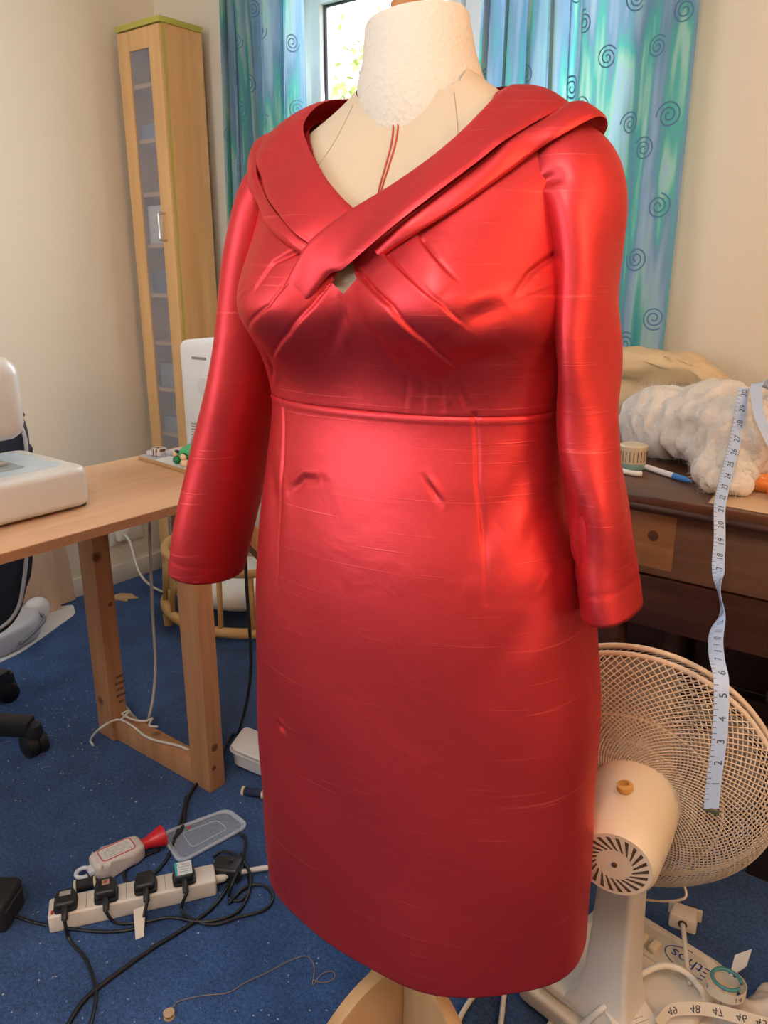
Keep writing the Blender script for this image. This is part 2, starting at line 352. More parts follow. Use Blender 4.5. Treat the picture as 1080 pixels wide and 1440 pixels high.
def seg_dist(X, Z, pl):
    """distance to a polyline in the (x, z) front view, side (+ above/left of it) and place along it"""
    best = np.full(X.shape, 9.); side = np.zeros(X.shape); par = np.zeros(X.shape); n = len(pl)-1
    for i in range(n):
        (ax, az), (bx, bz) = pl[i], pl[i+1]; dx, dz = bx-ax, bz-az; L2 = dx*dx+dz*dz
        u = ((X-ax)*dx+(Z-az)*dz)/L2; uc = np.clip(u, 0, 1)
        d = np.hypot(X-ax-uc*dx, Z-az-uc*dz); s = np.sign(dx*(Z-az)-dz*(X-ax)); m = d < best
        best = np.where(m, d, best); side = np.where(m, s, side); par = np.where(m, (i+np.clip(u, 0, 1))/n, par)
    return best, side, par
_rng = np.random.default_rng(4)
def ripple(X, Y, Z, sx, sz, n=14):
    out = np.zeros_like(X); th = np.arctan2(-Y, X)
    for k in range(n):
        fx = _rng.normal()*sx; fz = _rng.normal()*sz; ph = _rng.uniform(0, 6.28)
        out += np.sin(th*fx+Z*fz+ph)
    return out/np.sqrt(n)
def smoothstep(a, b, x):
    t = np.clip((x-a)/(b-a), 0, 1); return t*t*(3-2*t)
PLEATS = [  # polyline, depth, width, raised side (+1 left of travel / above), height of the raised lip
 ([(-.040,1.226),(-.079,1.208),(-.097,1.180)], .0040, .0024, -1, .0025),
 ([(-.030,1.215),(-.047,1.198),(-.073,1.165),(-.132,1.133)], .0058, .0028, 1, .0035),
 ([(-.009,1.190),(-.029,1.165),(-.059,1.138),(-.112,1.105)], .0055, .0024, 1, .0045),
 ([(.016,1.198),(.067,1.168),(.097,1.135),(.114,1.106)], .0055, .0024, -1, .0045),
 ([(.050,1.213),(.086,1.190),(.115,1.170),(.133,1.149)], .0045, .0024, -1, .0032),
 ([(.084,1.225),(.108,1.205),(.126,1.189)], .0035, .0022, -1, .0025),
 ([(.190,1.222),(.173,1.198),(.166,1.178)], .0050, .0026, 0, 0.)]
def dress_disp(P):
    X, Y, Z = P[..., 0], P[..., 1], P[..., 2]; fr = smoothstep(-.02, -.06, Y); D = np.zeros_like(X)
    for pl, dep, wd, sd, lip in PLEATS:
        d, s, u = seg_dist(X, Z, pl); taper = np.clip(1.15-u, .12, 1)
        sdst = d*s*sd; up_ = smoothstep(-.0016, .0016, sdst) if sd else 0.
        g = -dep*.8*np.exp(-(d/wd)**2)*taper*(1-up_)
        if sd: g = g+1.4*lip*taper*up_*np.exp(-(np.maximum(sdst, 0)/.024)**2)*smoothstep(1.0, .90, u)
        D += fr*g
    # centre seam, skirt princess darts, waist seam
    for pl, dep, wd in (([(.006,1.182),(.0,1.115),(.0,1.055)], .0024, .0018), ([(-.122,1.05),(-.113,.985),(-.112,.91),(-.111,.833)], .0022, .0026), ([(.122,1.058),(.130,.988),(.146,.915),(.153,.863)], .0022, .0026)):
        d, s, u = seg_dist(X, Z, pl); D += fr*(-dep*np.exp(-(d/wd)**2)*np.clip(1.3-u, .3, 1))
    for pl, dep, wd in (([(-.095,.952),(-.072,.972),(-.045,.976)], .0032, .005), ([(.077,.993),(.098,.966)], .0035, .0028), ([(-.118,.648),(-.100,.644)], .003, .004),
                        ([(.175,1.02),(.150,.95),(.135,.90)], .003, .012), ([(.19,.86),(.17,.80),(.165,.72)], .003, .016), ([(-.15,.99),(-.12,.93),(-.115,.86)], .002, .012),
                        ([(.060,1.10),(.052,1.06)], .0016, .003), ([(.076,1.102),(.072,1.062)], .0018, .003), ([(.094,1.098),(.092,1.064)], .0018, .003), ([(.110,1.094),(.114,1.066)], .0016, .003),
                        ([(-.135,1.128),(-.150,1.09)], .003, .006), ([(-.12,1.105),(-.145,1.07)], .003, .005), ([(-.105,1.190),(-.135,1.176)], .0016, .003), ([(-.103,1.183),(-.130,1.166)], .0016, .003),
                        ([(.128,1.150),(.165,1.172)], .004, .010), ([(.112,1.108),(.165,1.125)], .003, .012), ([(.01,1.17),(-.03,1.11)], .002, .006), ([(.03,1.16),(.055,1.09)], .0018, .008)):
        d, s, u = seg_dist(X, Z, pl); e = np.sin(np.pi*np.clip(u, .08, .92)); D += fr*(-dep*e*np.exp(-(d/wd)**2)+.55*dep*e*np.exp(-((d-wd*1.7)/(wd*1.1))**2)*(s > 0))
    return D
def normals(P):
    du = np.gradient(P, axis=0); dv = np.concatenate([P[:, 1:2]-P[:, -1:], P[:, 2:]-P[:, :-2], P[:, 0:1]-P[:, -2:-1]], 1)
    n = np.cross(dv, du); n /= np.linalg.norm(n, axis=-1, keepdims=True)+1e-12; c = P.copy(); c[..., 0] -= 0; c[..., 2] = 0
    sg = np.sign((n*c).sum(-1, keepdims=True)); sg[sg == 0] = 1
    return n*sg

dress = empty('dress', (*DUMMY, 0), DROT, 'coral red satin dress with crossed portrait collar and three-quarter sleeves on dressmaker dummy', 'dress')
NT = 640
ang = np.linspace(0, 2*np.pi, NT, endpoint=False)
# more columns in front
ang = ang-0.32*np.sin(ang-np.pi/2-np.pi)*1.0 if False else ang
# --- skirt
zs = np.concatenate([np.linspace(.35, .362, 6), np.linspace(.366, 1.048, 240), [1.052, 1.0555, 1.058]])
Zg, Tg = np.meshgrid(zs, ang, indexing='ij')
P = body(Zg, Tg); n = normals(P)
low = smoothstep(1.0, .55, Zg)
D = dress_disp(P)+.0035*low*ripple(P[..., 0], P[..., 1], Zg, 2.4, 5, 10)+.0016*ripple(P[..., 0], P[..., 1], Zg, 3.2, 18, 16)*smoothstep(1.05, .95, Zg)
D += .0014*np.exp(-((Zg-1.052)/.0022)**2)                     # raised waist seam lip
D += .004*np.exp(-((Zg-.352)/.006)**2)*0-.0022*np.exp(-((Zg-.392)/.003)**2)*0
hemw = .006*np.sin(Tg*5+1.0)*smoothstep(.5, .35, Zg); D += hemw
P = P+n*D[..., None]
P[-1] -= n[-1]*.006; P[-2] -= n[-2]*.001
# hem turned inside
turn = P[:1]-n[:1]*.004; inner = np.concatenate([P[1:2]-n[1:2]*.005+np.array([0, 0, .03])], 0)
P = np.concatenate([inner, turn, P], 0)
obj('skirt', P.reshape(-1, 3), grid_faces(P.shape[0], NT, True), M_SATIN, dress, True)
# --- bodice
zs = np.concatenate([[1.044, 1.050], np.linspace(1.053, 1.31, 210), np.linspace(1.3115, 1.398, 50)])
Zg, Tg = np.meshgrid(zs, ang, indexing='ij'); P = body(Zg, Tg); n = normals(P)
D = dress_disp(P)+.0016*ripple(P[..., 0], P[..., 1], Zg, 3.0, 22, 16)*smoothstep(1.06, 1.12, Zg)*smoothstep(1.32, 1.25, Zg)
D -= .003*np.exp(-((Zg-1.052)/.003)**2)
P = P+n*D[..., None]
NECK = [(0.0,1.2525),(.036,1.272),(.070,1.300),(.093,1.328),(.100,1.360),(.098,1.43),(-.10,1.43),(-.120,1.352),(-.091,1.320),(-.044,1.281)]
def in_poly(x, z, poly):
    c = np.zeros(x.shape, bool); k = len(poly)
    for i in range(k):
        (x1, z1), (x2, z2) = poly[i], poly[(i+1) % k]
        c ^= ((z1 > z) != (z2 > z)) & (x < (x2-x1)*(z-z1)/(z2-z1+1e-12)+x1)
    return c
F = np.array(grid_faces(P.shape[0], NT, True)); V = P.reshape(-1, 3); C = V[F].mean(1)
cut = (in_poly(C[:, 0], C[:, 2], NECK) & (C[:, 1] < .03)) | ((C[:, 1] >= .03) & (C[:, 2] > 1.372)) | (C[:, 2] > 1.392)
KEY = [(-.0105, 1.1905), (.0050, 1.1775), (.0225, 1.1925), (.006, 1.2075)]
F = F[~cut]
bod = obj('bodice', V, F, M_SATIN, dress, True)
bm = bmesh.new(); bm.from_mesh(bod.data)
for i in range(4):                                             # keyhole below the crossing, cut along its four edges
    (x1, z1), (x2, z2) = KEY[i], KEY[(i+1) % 4]; dx, dz = x2-x1, z2-z1
    near = [f for f in bm.faces if f.calc_center_median().y < 0 and abs(f.calc_center_median().x-.006) < .03 and abs(f.calc_center_median().z-1.192) < .03]
    g = list({e for f in near for e in f.edges})+near+list({v for f in near for v in f.verts})
    bmesh.ops.bisect_plane(bm, geom=g, plane_co=(x1, 0, z1), plane_no=(-dz, 0, dx), dist=1e-6)
dl = []
for f in bm.faces:
    c = f.calc_center_median()
    if c.y < 0 and in_poly(np.array([c.x]), np.array([c.z]), KEY)[0]: dl.append(f)
bmesh.ops.delete(bm, geom=dl, context='FACES')
lv = [v for v in bm.verts if not v.link_faces]; bmesh.ops.delete(bm, geom=lv, context='VERTS')
bm.to_mesh(bod.data); bm.free(); smooth(bod)

# --- collar bands: stations of (inner edge, outer edge, stand-off in, stand-off out); (x, z) pairs follow the body front
def band(name, stations, thick=.0022, roll=.3, nlen=140, ncr=17):
    rows = []
    for st in stations:
        a, b, o0, o1 = st; row = []
        fa = len(a) == 2; fb = len(b) == 2
        A = np.array((a[0], front_y(a[0], a[1])-o0, a[1]+o0*.3)) if fa else np.array(a, float)
        B = np.array((b[0], front_y(b[0], b[1])-o1, b[1]+o1*.3)) if fb else np.array(b, float)
        for u in np.linspace(0, 1, 7):
            p = A*(1-u)+B*u; lift = roll*.006*math.sin(math.pi*u)
            if fa and fb:
                x = a[0]+(b[0]-a[0])*u; z = a[1]+(b[1]-a[1])*u; y = front_y(x, z)-(o0+(o1-o0)*u)
                p = p*.45+np.array((x, min(y, p[1]+.004), p[2]))*.55; p = p+np.array((0, -.9, .4))*lift
            else: p = p+np.array((np.sign(p[0])*.3, 0, 1.))*(lift+.004*math.sin(math.pi*u))
            row.append(tuple(p))
        rows.append(row)
    rows = np.array(rows)
    L = np.stack([catmull(rows[:, j], nlen) for j in range(7)], 1)
    for _ in range(5): L[1:-1] = .25*L[:-2]+.5*L[1:-1]+.25*L[2:]
    G = np.stack([catmull(L[i], ncr) for i in range(nlen)], 0)
    s_ = np.linspace(0, 1, nlen)[:, None]; u_ = np.linspace(0, 1, ncr)[None, :]
    wob = .0009*np.sin(s_*23+u_*4+len(stations))*np.sin(np.pi*u_)
    du = np.gradient(G, axis=0); dv = np.gradient(G, axis=1); n = np.cross(du, dv); n /= np.linalg.norm(n, axis=-1, keepdims=True)+1e-12
    c = G.copy(); c[..., 2] -= 1.18; sg = np.sign((n*c).sum(-1, keepdims=True)); n *= sg
    G = G+n*wob[..., None]
    edge = np.clip(np.minimum(u_, 1-u_)*ncr/1.5, 0, 1)**.5
    U = G+n*(thick*edge)[..., None]; Bt = G-n*(thick*.4*edge)[..., None]
    Vv = np.concatenate([U.reshape(-1, 3), Bt.reshape(-1, 3)]); m = nlen*ncr
    F1 = grid_faces(nlen, ncr); F = F1+[tuple(i+m for i in f[::-1]) for f in F1]
    o = obj(name, Vv, F, M_SATIN, dress); bm = bmesh.new(); bm.from_mesh(o.data); bmesh.ops.remove_doubles(bm, verts=bm.verts, dist=1e-6); bmesh.ops.recalc_face_normals(bm, faces=bm.faces); bm.to_mesh(o.data); bm.free()
    return smooth(o, 70)
# lower fold of each side first, then the band lying over it
band('collar_fold', [((.026,1.220),(.044,1.212),.004,.001), ((.060,1.240),(.076,1.231),.008,.004), ((.090,1.266),(.108,1.255),.010,.005), ((.118,1.295),(.137,1.283),.011,.006), ((.136,1.317),(.157,1.304),.012,.007),
     ((.150,-.046,1.334),(.180,-.052,1.323),0,0), ((.160,-.012,1.352),(.203,-.010,1.343),0,0), ((.150,.040,1.354),(.192,.050,1.336),0,0), ((.085,.085,1.362),(.13,.120,1.310),0,0), ((0,.105,1.350),(0,.140,1.280),0,0)], roll=.6)
band('collar_fold', [((-.022,1.214),(-.032,1.207),.004,.000), ((-.058,1.234),(-.064,1.222),.008,.004), ((-.098,1.256),(-.107,1.243),.010,.006), ((-.138,1.279),(-.150,1.266),.012,.008), ((-.172,-.066,1.310),(-.192,-.060,1.297),0,0),
     ((-.196,-.010,1.350),(-.222,-.004,1.341),0,0), ((-.175,.050,1.362),(-.205,.06,1.345),0,0), ((-.10,.085,1.362),(-.14,.120,1.310),0,0), ((0,.105,1.350),(0,.140,1.280),0,0)], roll=.6)
band('collar_band', [((.014,1.240),(-.020,1.206),.006,.006), ((-.002,1.2545),(-.036,1.221),.008,.010), ((-.022,1.268),(-.058,1.233),.008,.013), ((-.048,1.287),(-.092,1.254),.008,.014), ((-.076,1.309),(-.124,1.272),.008,.015), ((-.100,1.329),(-.152,1.292),.007,.015),
     ((-.122,-.044,1.358),(-.182,-.056,1.325),0,0), ((-.124,.0,1.386),(-.203,.0,1.356),0,0), ((-.105,.050,1.396),(-.180,.055,1.365),0,0), ((-.060,.090,1.398),(-.11,.110,1.352),0,0), ((0,.098,1.397),(0,.125,1.340),0,0)], roll=.15)
band('collar_band', [((-.066,1.180),(-.044,1.162),-.005,-.005), ((-.048,1.203),(-.026,1.178),.008,.004), ((-.036,1.221),(-.010,1.193),.016,.011), ((-.020,1.237),(.006,1.196),.018,.015), ((.001,1.2545),(.028,1.209),.016,.018), ((.036,1.276),(.062,1.235),.013,.020), ((.068,1.304),(.093,1.264),.011,.021), ((.088,1.330),(.119,1.291),.009,.021),
     ((.100,1.352),(.139,1.314),.006,.020), ((.104,-.010,1.378),(.170,-.014,1.354),0,0), ((.096,.045,1.388),(.155,.052,1.354),0,0), ((.06,.090,1.400),(.10,.110,1.354),0,0), ((0,.100,1.398),(0,.127,1.342),0,0)], roll=.15)

# --- sleeves: stations (centre, fore-aft radius, lateral radius), limp cloth tubes, flattened
def sleeve(stations, seed, creases):
    S = np.array([list(s[0])+list(s[1:]) for s in stations], float); m = 170; Q = catmull(S, m); seg = 110
    T = np.gradient(Q[:, :3], axis=0); T /= np.linalg.norm(T, axis=1)[:, None]; a = np.linspace(0, 2*np.pi, seg, endpoint=False); rg = np.random.default_rng(seed)
    waves = [(int(rg.integers(1, 4)), rg.normal()*20, rg.uniform(0, 6.28)) for _ in range(9)]
    rows = []; yax = np.array([0, 1., 0])
    for i in range(m):
        v = np.cross(T[i], yax); v /= np.linalg.norm(v); u = np.cross(v, T[i]); u /= np.linalg.norm(u)
        s = i/(m-1); w = sum(np.sin(k*a+f*Q[i, 2]+p) for k, f, p in waves)/3.0
        amp = .0016+.0024*smoothstep(.10, .4, s)
        d = np.full(seg, -.0009*math.exp(-((s-.945)/.003)**2))
        for s0, a0, sl, ls, wd, dp in creases:                  # place, angle, slant, length, width, depth
            q = (a-a0-sl*(s-s0)+np.pi) % (2*np.pi)-np.pi
            d += -dp*np.exp(-((s-s0)/ls)**2)*(np.exp(-(q/wd)**2)-.6*np.exp(-((q-1.7*wd)/wd)**2))
        cu = np.cos(a); cv = np.sin(a)
        rows.append(Q[i, :3]+(Q[i, 3]+amp*w+d)[:, None]*cu[:, None]*u+(Q[i, 4]+amp*w*.8+d)[:, None]*cv[:, None]*v)
    G = np.array(rows)
    inn = G[-1:]+(Q[-1, :3]-G[-1:])*.03; inn2 = G[-12:-11]+(Q[-12, :3]-G[-12:-11])*.10; inn3 = G[-40:-39]+(Q[-40, :3]-G[-40:-39])*.10
    G = np.concatenate([G, inn, inn2, inn3], 0)
    F = grid_faces(G.shape[0], seg, True)
    return obj('sleeve', G.reshape(-1, 3), F, M_SATIN, dress, True)
sleeve([((.148,.0,1.282),.058,.062), ((.172,-.002,1.288),.062,.052), ((.189,-.006,1.272),.064,.040), ((.198,-.012,1.235),.064,.033), ((.204,-.016,1.16),.062,.030), ((.213,-.018,1.08),.061,.030), ((.226,-.021,1.0),.060,.030), ((.244,-.024,.92),.058,.030), ((.261,-.026,.842),.055,.030)], 3,
    [(.16, 3.9, 4, .05, .28, .007), (.22, 3.3, -3, .06, .3, .005), (.86, 3.6, 9, .06, .25, .0035), (.90, 4.5, -8, .05, .25, .0035), (.6, 3.8, 1, .2, .3, .003)])
sleeve([((-.148,.0,1.282),.058,.062), ((-.174,-.002,1.290),.062,.050), ((-.192,-.006,1.275),.064,.040), ((-.206,-.012,1.22),.066,.036), ((-.223,-.018,1.13),.068,.036), ((-.248,-.024,1.03),.070,.038), ((-.274,-.032,.93),.072,.040), ((-.296,-.040,.85),.072,.041), ((-.311,-.046,.792),.071,.041)], 8,
    [(.55, 5.0, 2, .2, .35, .005), (.8, 4.4, -3, .15, .3, .005)])

# --- the dummy itself
dummy = empty('dressmaker_dummy', (*DUMMY, 0), DROT, 'calico covered dressmaker dummy with polystyrene neck on a wooden stand inside the red dress', 'mannequin')
ca = np.linspace(0, 2*np.pi, 200, endpoint=False); sf = np.linspace(0, 1, 110)
lim = 1.404-.033*np.clip(np.sin(ca), 0, 1)**1.5+.0012*np.sin(ca*23)*(np.sin(ca*61)+.4)*(np.abs(ca-1.15) < .45)
Zg = .92+sf[:, None]*(lim[None, :]-.92); Tg = np.repeat(ca[None, :], 110, 0); P = body(Zg, Tg, -.007); V = P.reshape(-1, 3)
cov = obj('calico_cover', V, grid_faces(110, 200, True), M_CALICO, dummy, True)
V, F = lathe_data([(.066, 1.30), (.074, 1.345), (.0735, 1.375), (.0695, 1.395), (.0615, 1.42), (.0560, 1.454), (.0535, 1.4585), (.02, 1.459)], 64)
V = V.copy(); V[:, 1] *= .93; V[:, 1] += .014-(V[:, 2]-1.33)*.05; V[:, 0] *= 1.02; V[:, 0] -= (V[:, 2]-1.34)*.07; V[:, 0] += (V[:, 2]-1.345)*.0
V[:, 2] += np.where(V[:, 2] > 1.41, (V[:, 0])*.10*np.clip((V[:, 2]-1.41)/.03, 0, 1), 0)
neck = obj('neck', V, F, M_FOAM, dummy); smooth(neck, 40)
V, F = lathe_data([(.0, 0), (.068, 0), (.066, .005), (.0, .005)], 48); V = V*np.array([1, .68, 1])+np.array([0, .006, 1.379]); obj('neck_base', V, F, M_FOAM, dummy)
lathe('neck_knob', [(.016, 0), (.019, .006), (.019, .016), (.012, .024), (.003, .028)], wood('knob_wood', (.35, .14, .04), (.45, .2, .07)), dummy, (-.016, .004, 1.4565), (0, 0, 1), 24)
lathe('collar_ring', [(.0, 0), (.024, 0), (.024, .01), (.0, .01)], M_FOAM, dummy, (0, 0, .925))
# red centre-front stitching, two lines that meet below
for x0, x1 in ((-.0035, .0165), (.0025, .0180)):
    pts = []
    for s in np.linspace(0, 1, 14):
        z = 1.3535+(1.235-1.3535)*s; x = x0+(x1-x0)*s+.001*math.sin(s*7); pts.append((x, front_y(x, z, -.007)-.0006, z))
    tube('centre_stitching', pts, .0011, M_RED, dummy, 40, 6)
for sx in (-1, 1):
    pts = []
    for s in np.linspace(0, 1, 12):
        z = 1.372-.10*s; x = sx*(.060+.035*s); pts.append((x, front_y(x, z, -.007)-.0002, z))
    tube('cover_seam', pts, .0005, plain('dark_seam_thread', (.42, .32, .21), .9) if sx < 0 else bpy.data.materials['dark_seam_thread'], dummy, 30, 5)  # thin darker thread line along each cover seam
# stand: square-ish pole and three bowed board legs
box('pole', (-.019, -.019, .06), (.019, .019, .93), M_BEECH, dummy, .003)
def stand_leg(a):
    # bowed board leg, profile in (radius, height)
    out = [(.016, .215), (.050, .208), (.105, .180), (.160, .125), (.205, .060), (.240, .0), (.195, .0), (.170, .040), (.135, .070), (.095, .085), (.05, .090), (.016, .090)]
    poly = catmull(out[:6], 26).tolist()+catmull(out[6:], 22).tolist()
    M = Matrix.Rotation(a, 4, 'Z') @ Matrix(((1, 0, 0, 0), (0, 0, -1, .011), (0, 1, 0, 0), (0, 0, 0, 1)))
    return prism('stand_leg', poly, 0, .022, M_BEECH, dummy, .003, M)
for a in (R(-118), R(-25), R(75)): stand_leg(a)

# ============================================================ curtains
def curtain_mat():
    m, nt, b = newmat('striped_curtain_cotton'); uv = N(nt, 'ShaderNodeUVMap'); sx = N(nt, 'ShaderNodeSeparateXYZ'); nt.links.new(uv.outputs[0], sx.inputs[0])
    cx = N(nt, 'ShaderNodeCombineXYZ'); mz = N(nt, 'ShaderNodeMath', operation='MULTIPLY'); mz.inputs[1].default_value = 0.10
    nt.links.new(sx.outputs['X'], cx.inputs['X']); nt.links.new(sx.outputs['Y'], mz.inputs[0]); nt.links.new(mz.outputs[0], cx.inputs['Y'])
    nz = N(nt, 'ShaderNodeTexNoise', i_Scale=11.0, i_Detail=3.0, i_Roughness=0.55); nt.links.new(cx.outputs[0], nz.inputs['Vector'])
    cr = N(nt, 'ShaderNodeValToRGB'); e = cr.color_ramp.elements
    e[0].position = .30; e[0].color = (0.045, 0.26, 0.27, 1); e[1].position = .72; e[1].color = (0.16, 0.25, 0.40, 1)
    for p, c in ((.37, (.10, .33, .30)), (.43, (.28, .44, .42)), (.48, (.24, .35, .47)), (.53, (.15, .27, .38)), (.57, (.09, .38, .34)), (.60, (.28, .50, .42)), (.63, (.30, .44, .56)), (.67, (.20, .40, .38))):
        x = cr.color_ramp.elements.new(p); x.color = (*c, 1)
    nt.links.new(nz.outputs['Fac'], cr.inputs[0]); nt.links.new(cr.outputs[0], b.inputs['Base Color'])
    b.inputs['Roughness'].default_value = .8; b.inputs['Specular IOR Level'].default_value = .15
    t = N(nt, 'ShaderNodeBsdfTranslucent'); nt.links.new(cr.outputs[0], t.inputs[0]); mx = N(nt, 'ShaderNodeMixShader'); mx.inputs[0].default_value = .30
    nt.links.new(b.outputs[0], mx.inputs[1]); nt.links.new(t.outputs[0], mx.inputs[2]); nt.links.new(mx.outputs[0], nt.nodes['Material Output'].inputs[0]); return m
M_CURT = curtain_mat(); M_SPIRAL = plain('printed_spiral_ink', (0.09, 0.20, 0.30), 0.85, spec=.1)
def curtain(x0, x1, y, z0, z1, folds, label, spirals, seed):
    rg = np.random.default_rng(seed); nu, nz = 420, 26; u = np.linspace(0, 1, nu)
    ph = np.interp(u, np.linspace(0, 1, len(folds)), np.cumsum(folds)); ph = ph-ph[0]; dens = np.gradient(ph, u); dens /= dens.max()
    am = (.012+.026*dens)*(1+.25*np.sin(u*17+seed)); base = am*np.sin(2*np.pi*ph)+.006*np.sin(2*np.pi*ph*2.3+1)
    x = x0+(x1-x0)*u+.010*dens*np.sin(4*np.pi*ph+.6); s = np.concatenate([[0], np.cumsum(np.hypot(np.diff(x), np.diff(y+base)))])
    root = empty('curtain', ((x0+x1)/2, y, z0), 0, label, 'curtain', 'curtains at the window')
    def pt(uu, z, off=0.0):
        k = 1-.35*(z-z0)/(z1-z0); sway = .012*np.sin(z*3+uu*9)
        xx = np.interp(uu, u, x)+.010*(1-(z-z0)/(z1-z0))*np.sin(uu*8+seed); return np.stack([xx-(x0+x1)/2, np.interp(uu, u, base)*(1.15-.3*k)+sway-off, z-z0+0*uu], -1)
    zz = np.linspace(z0, z1, nz); G = np.stack([pt(u, np.full(nu, z)) for z in zz], 0)
    UV = np.stack([np.tile(s, nz), np.repeat(zz, nu)], 1)
    o = obj('curtain_cloth', G.reshape(-1, 3), grid_faces(nz, nu), M_CURT, root, True, UV)
    parts = []
    for (uc, zc, r, turn) in spirals:
        sc = np.interp(uc, u, s); a = np.linspace(0, 2*np.pi*2.3, 64); rr = r*(.14+.86*a/a[-1]); line = []
        for sgn in (-1, 1):
            q = rr+sgn*r*.065; S = sc+q*np.cos(a*turn+zc*9); Z = zc+1.1*q*np.sin(a*turn+zc*9); line.append(pt(np.interp(S, s, u), Z, .0012))
        V = np.stack(line, 1).reshape(-1, 3); parts.append((V, [(2*i, 2*i+1, 2*i+3, 2*i+2) for i in range(63)]))
    V, F = join(parts); tag(obj('spiral_print', V, F, M_SPIRAL, root, True), kind='stuff')
    return root
def spiral_set(seed, n, z0, z1):
    rg = np.random.default_rng(seed); out = []
    for i in range(n):
        for j in range(7): out.append(((i+.5+.10*rg.normal())/n, z0+(z1-z0)*(j+.5*(i % 2)+.10*rg.normal())/7, .026*rg.uniform(.85, 1.15), rg.choice([-1, 1])))
    return [q for q in out if .03 < q[0] < .97 and z0+.04 < q[1] < z1-.04]
curtain(-2.225, -1.885, 2.015, .80, 2.32, [0, 1.3, 1.3, 1.2, 1.0, .8, .6], 'blue green spiral print curtain beside the tall cabinet', spiral_set(5, 7, .80, 2.32), 2)
curtain(-1.235, -.675, 2.015, .80, 2.32, [0, 1.5, 1.4, 1.3, .6, .4, .35, .4], 'blue green spiral print curtain behind the dress shoulder at the right of the window', spiral_set(9, 10, .80, 2.32), 5)
tag(lathe('curtain_pole', [(0, 0), (.022, .002), (.022, .03), (.012, .04), (.012, 1.86), (.022, 1.87), (.022, 1.90), (0, 1.902)], plain('pole_white', (.7, .68, .62), .4), None, (-2.40, 2.015, 2.345), (1, 0, 0), 16), 'white curtain pole running above the window', 'curtain pole')

# ============================================================ the garden outside
M_LEAF = plain('yellow_green_leaves', (0.42, 0.46, 0.10), .6, var=.35, vscale=3)
M_BARK = plain('bark', (.12, .08, .05), .9)
tree = empty('tree', (-5.6, 8.0, 0), 0, 'yellow-green leafy tree outside the window', 'tree')
rg = np.random.default_rng(11); parts = []
for k in range(5200):
    d = rg.normal(size=3); d /= np.linalg.norm(d); c = np.array([0, 0, 2.05])+d*np.array([1.5, 1.5, 1.35])*rg.uniform(.35, 1)**.5+.25*rg.normal(size=3); a = rg.normal(size=3); b = np.cross(a, rg.normal(size=3)); a *= .05/np.linalg.norm(a); b *= .03/np.linalg.norm(b)
    parts.append((np.array([c-a, c+b, c+a, c-b]), [(0, 1, 2, 3)]))
V, F = join(parts); tag(obj('foliage', V, F, M_LEAF, tree), kind='stuff')
tube('trunk', [(0, 0, 0), (.05, 0, 1.2), (0, .05, 2.4), (.1, 0, 3.2)], [.14]*32, M_BARK, tree, 32)
slab('ground', (-14, 2.3, -.6), (10, 22, -.5), plain('lawn', (.10, .20, .04), .9, var=.3))

# ============================================================ tall cabinet in the corner
M_MAPLE = wood('maple_laminate', (0.62, 0.36, 0.15), (0.72, 0.44, 0.20), (30, 30, 2.5), .38)
M_LIME = plain('lime_edge', (0.45, 0.42, 0.08), .5)
M_STEEL = plain('brushed_steel', (.6, .6, .6), .3, metal=1)
M_FROST = clear('frosted_glass', (.46, .49, .56), .5, .26)
cabt = empty('tall_cabinet', (-2.605, 1.883, 0), 0, 'tall narrow maple cabinet with frosted glass door in the corner', 'cabinet')
CW, CD, CT = .230, .178, 1.975
def cb(n, a, b, m=M_MAPLE, p=None, bev=.0015): return box(n, a, b, m, p or cabt, bev)
cb('side_panel', (0, .018, .05), (.015, CD, CT)); cb('side_panel', (CW-.015, .018, .05), (CW, CD, CT))
cb('edge_strip', (CW-.014, .0135, .05), (CW+.0015, .0185, CT), M_LIME, None, 0)
cb('back_panel', (.015, CD-.006, .05), (CW-.015, CD, CT)); cb('bottom_panel', (.015, .02, .05), (CW-.015, CD-.006, .066))
cb('top_panel', (-.004, -.004, CT), (CW+.006, CD, CT+.018), M_LIME)
for k in range(10): cb('shelf', (.015, .0145, .066+.173*(k+1)), (CW-.015, CD-.006, .066+.173*(k+1)+.014))
for x in (.03, CW-.03):
    for y in (.04, CD-.03): lathe('foot', [(.014, 0), (.016, .004), (.013, .05)], M_MAPLE, cabt, (x, y, 0), (0, 0, 1), 14)
door = cb('door', (0, 0, .055), (.060, .013, CT-.004)); 
for a, b in (((CW-.062, 0, .055), (CW-.002, .013, CT-.004)), ((.060, 0, CT-.066), (CW-.062, .013, CT-.004)), ((.060, 0, .055), (CW-.062, .013, .125))): cb('door_rail', a, b, M_MAPLE, door)
cb('glass', (.060, .004, .125), (CW-.062, .008, CT-.066), M_FROST, door, 0)
h = tube('handle', [(CW-.042, 0, 1.300), (CW-.042, -.026, 1.302), (CW-.042, -.028, 1.32), (CW-.042, -.028, 1.37), (CW-.042, -.026, 1.388), (CW-.042, 0, 1.39)], .0045, M_STEEL, door, 40)
for y in (.07, .14): lathe('screw_cap', [(.004, 0), (.004, .001), (.002, .0014)], plain('screw_dark', (.06, .04, .03), .6), cabt, (CW, y, .93), (1, 0, 0), 10)
M_WHITEP = plain('white_paper', (.78, .78, .78), .7)
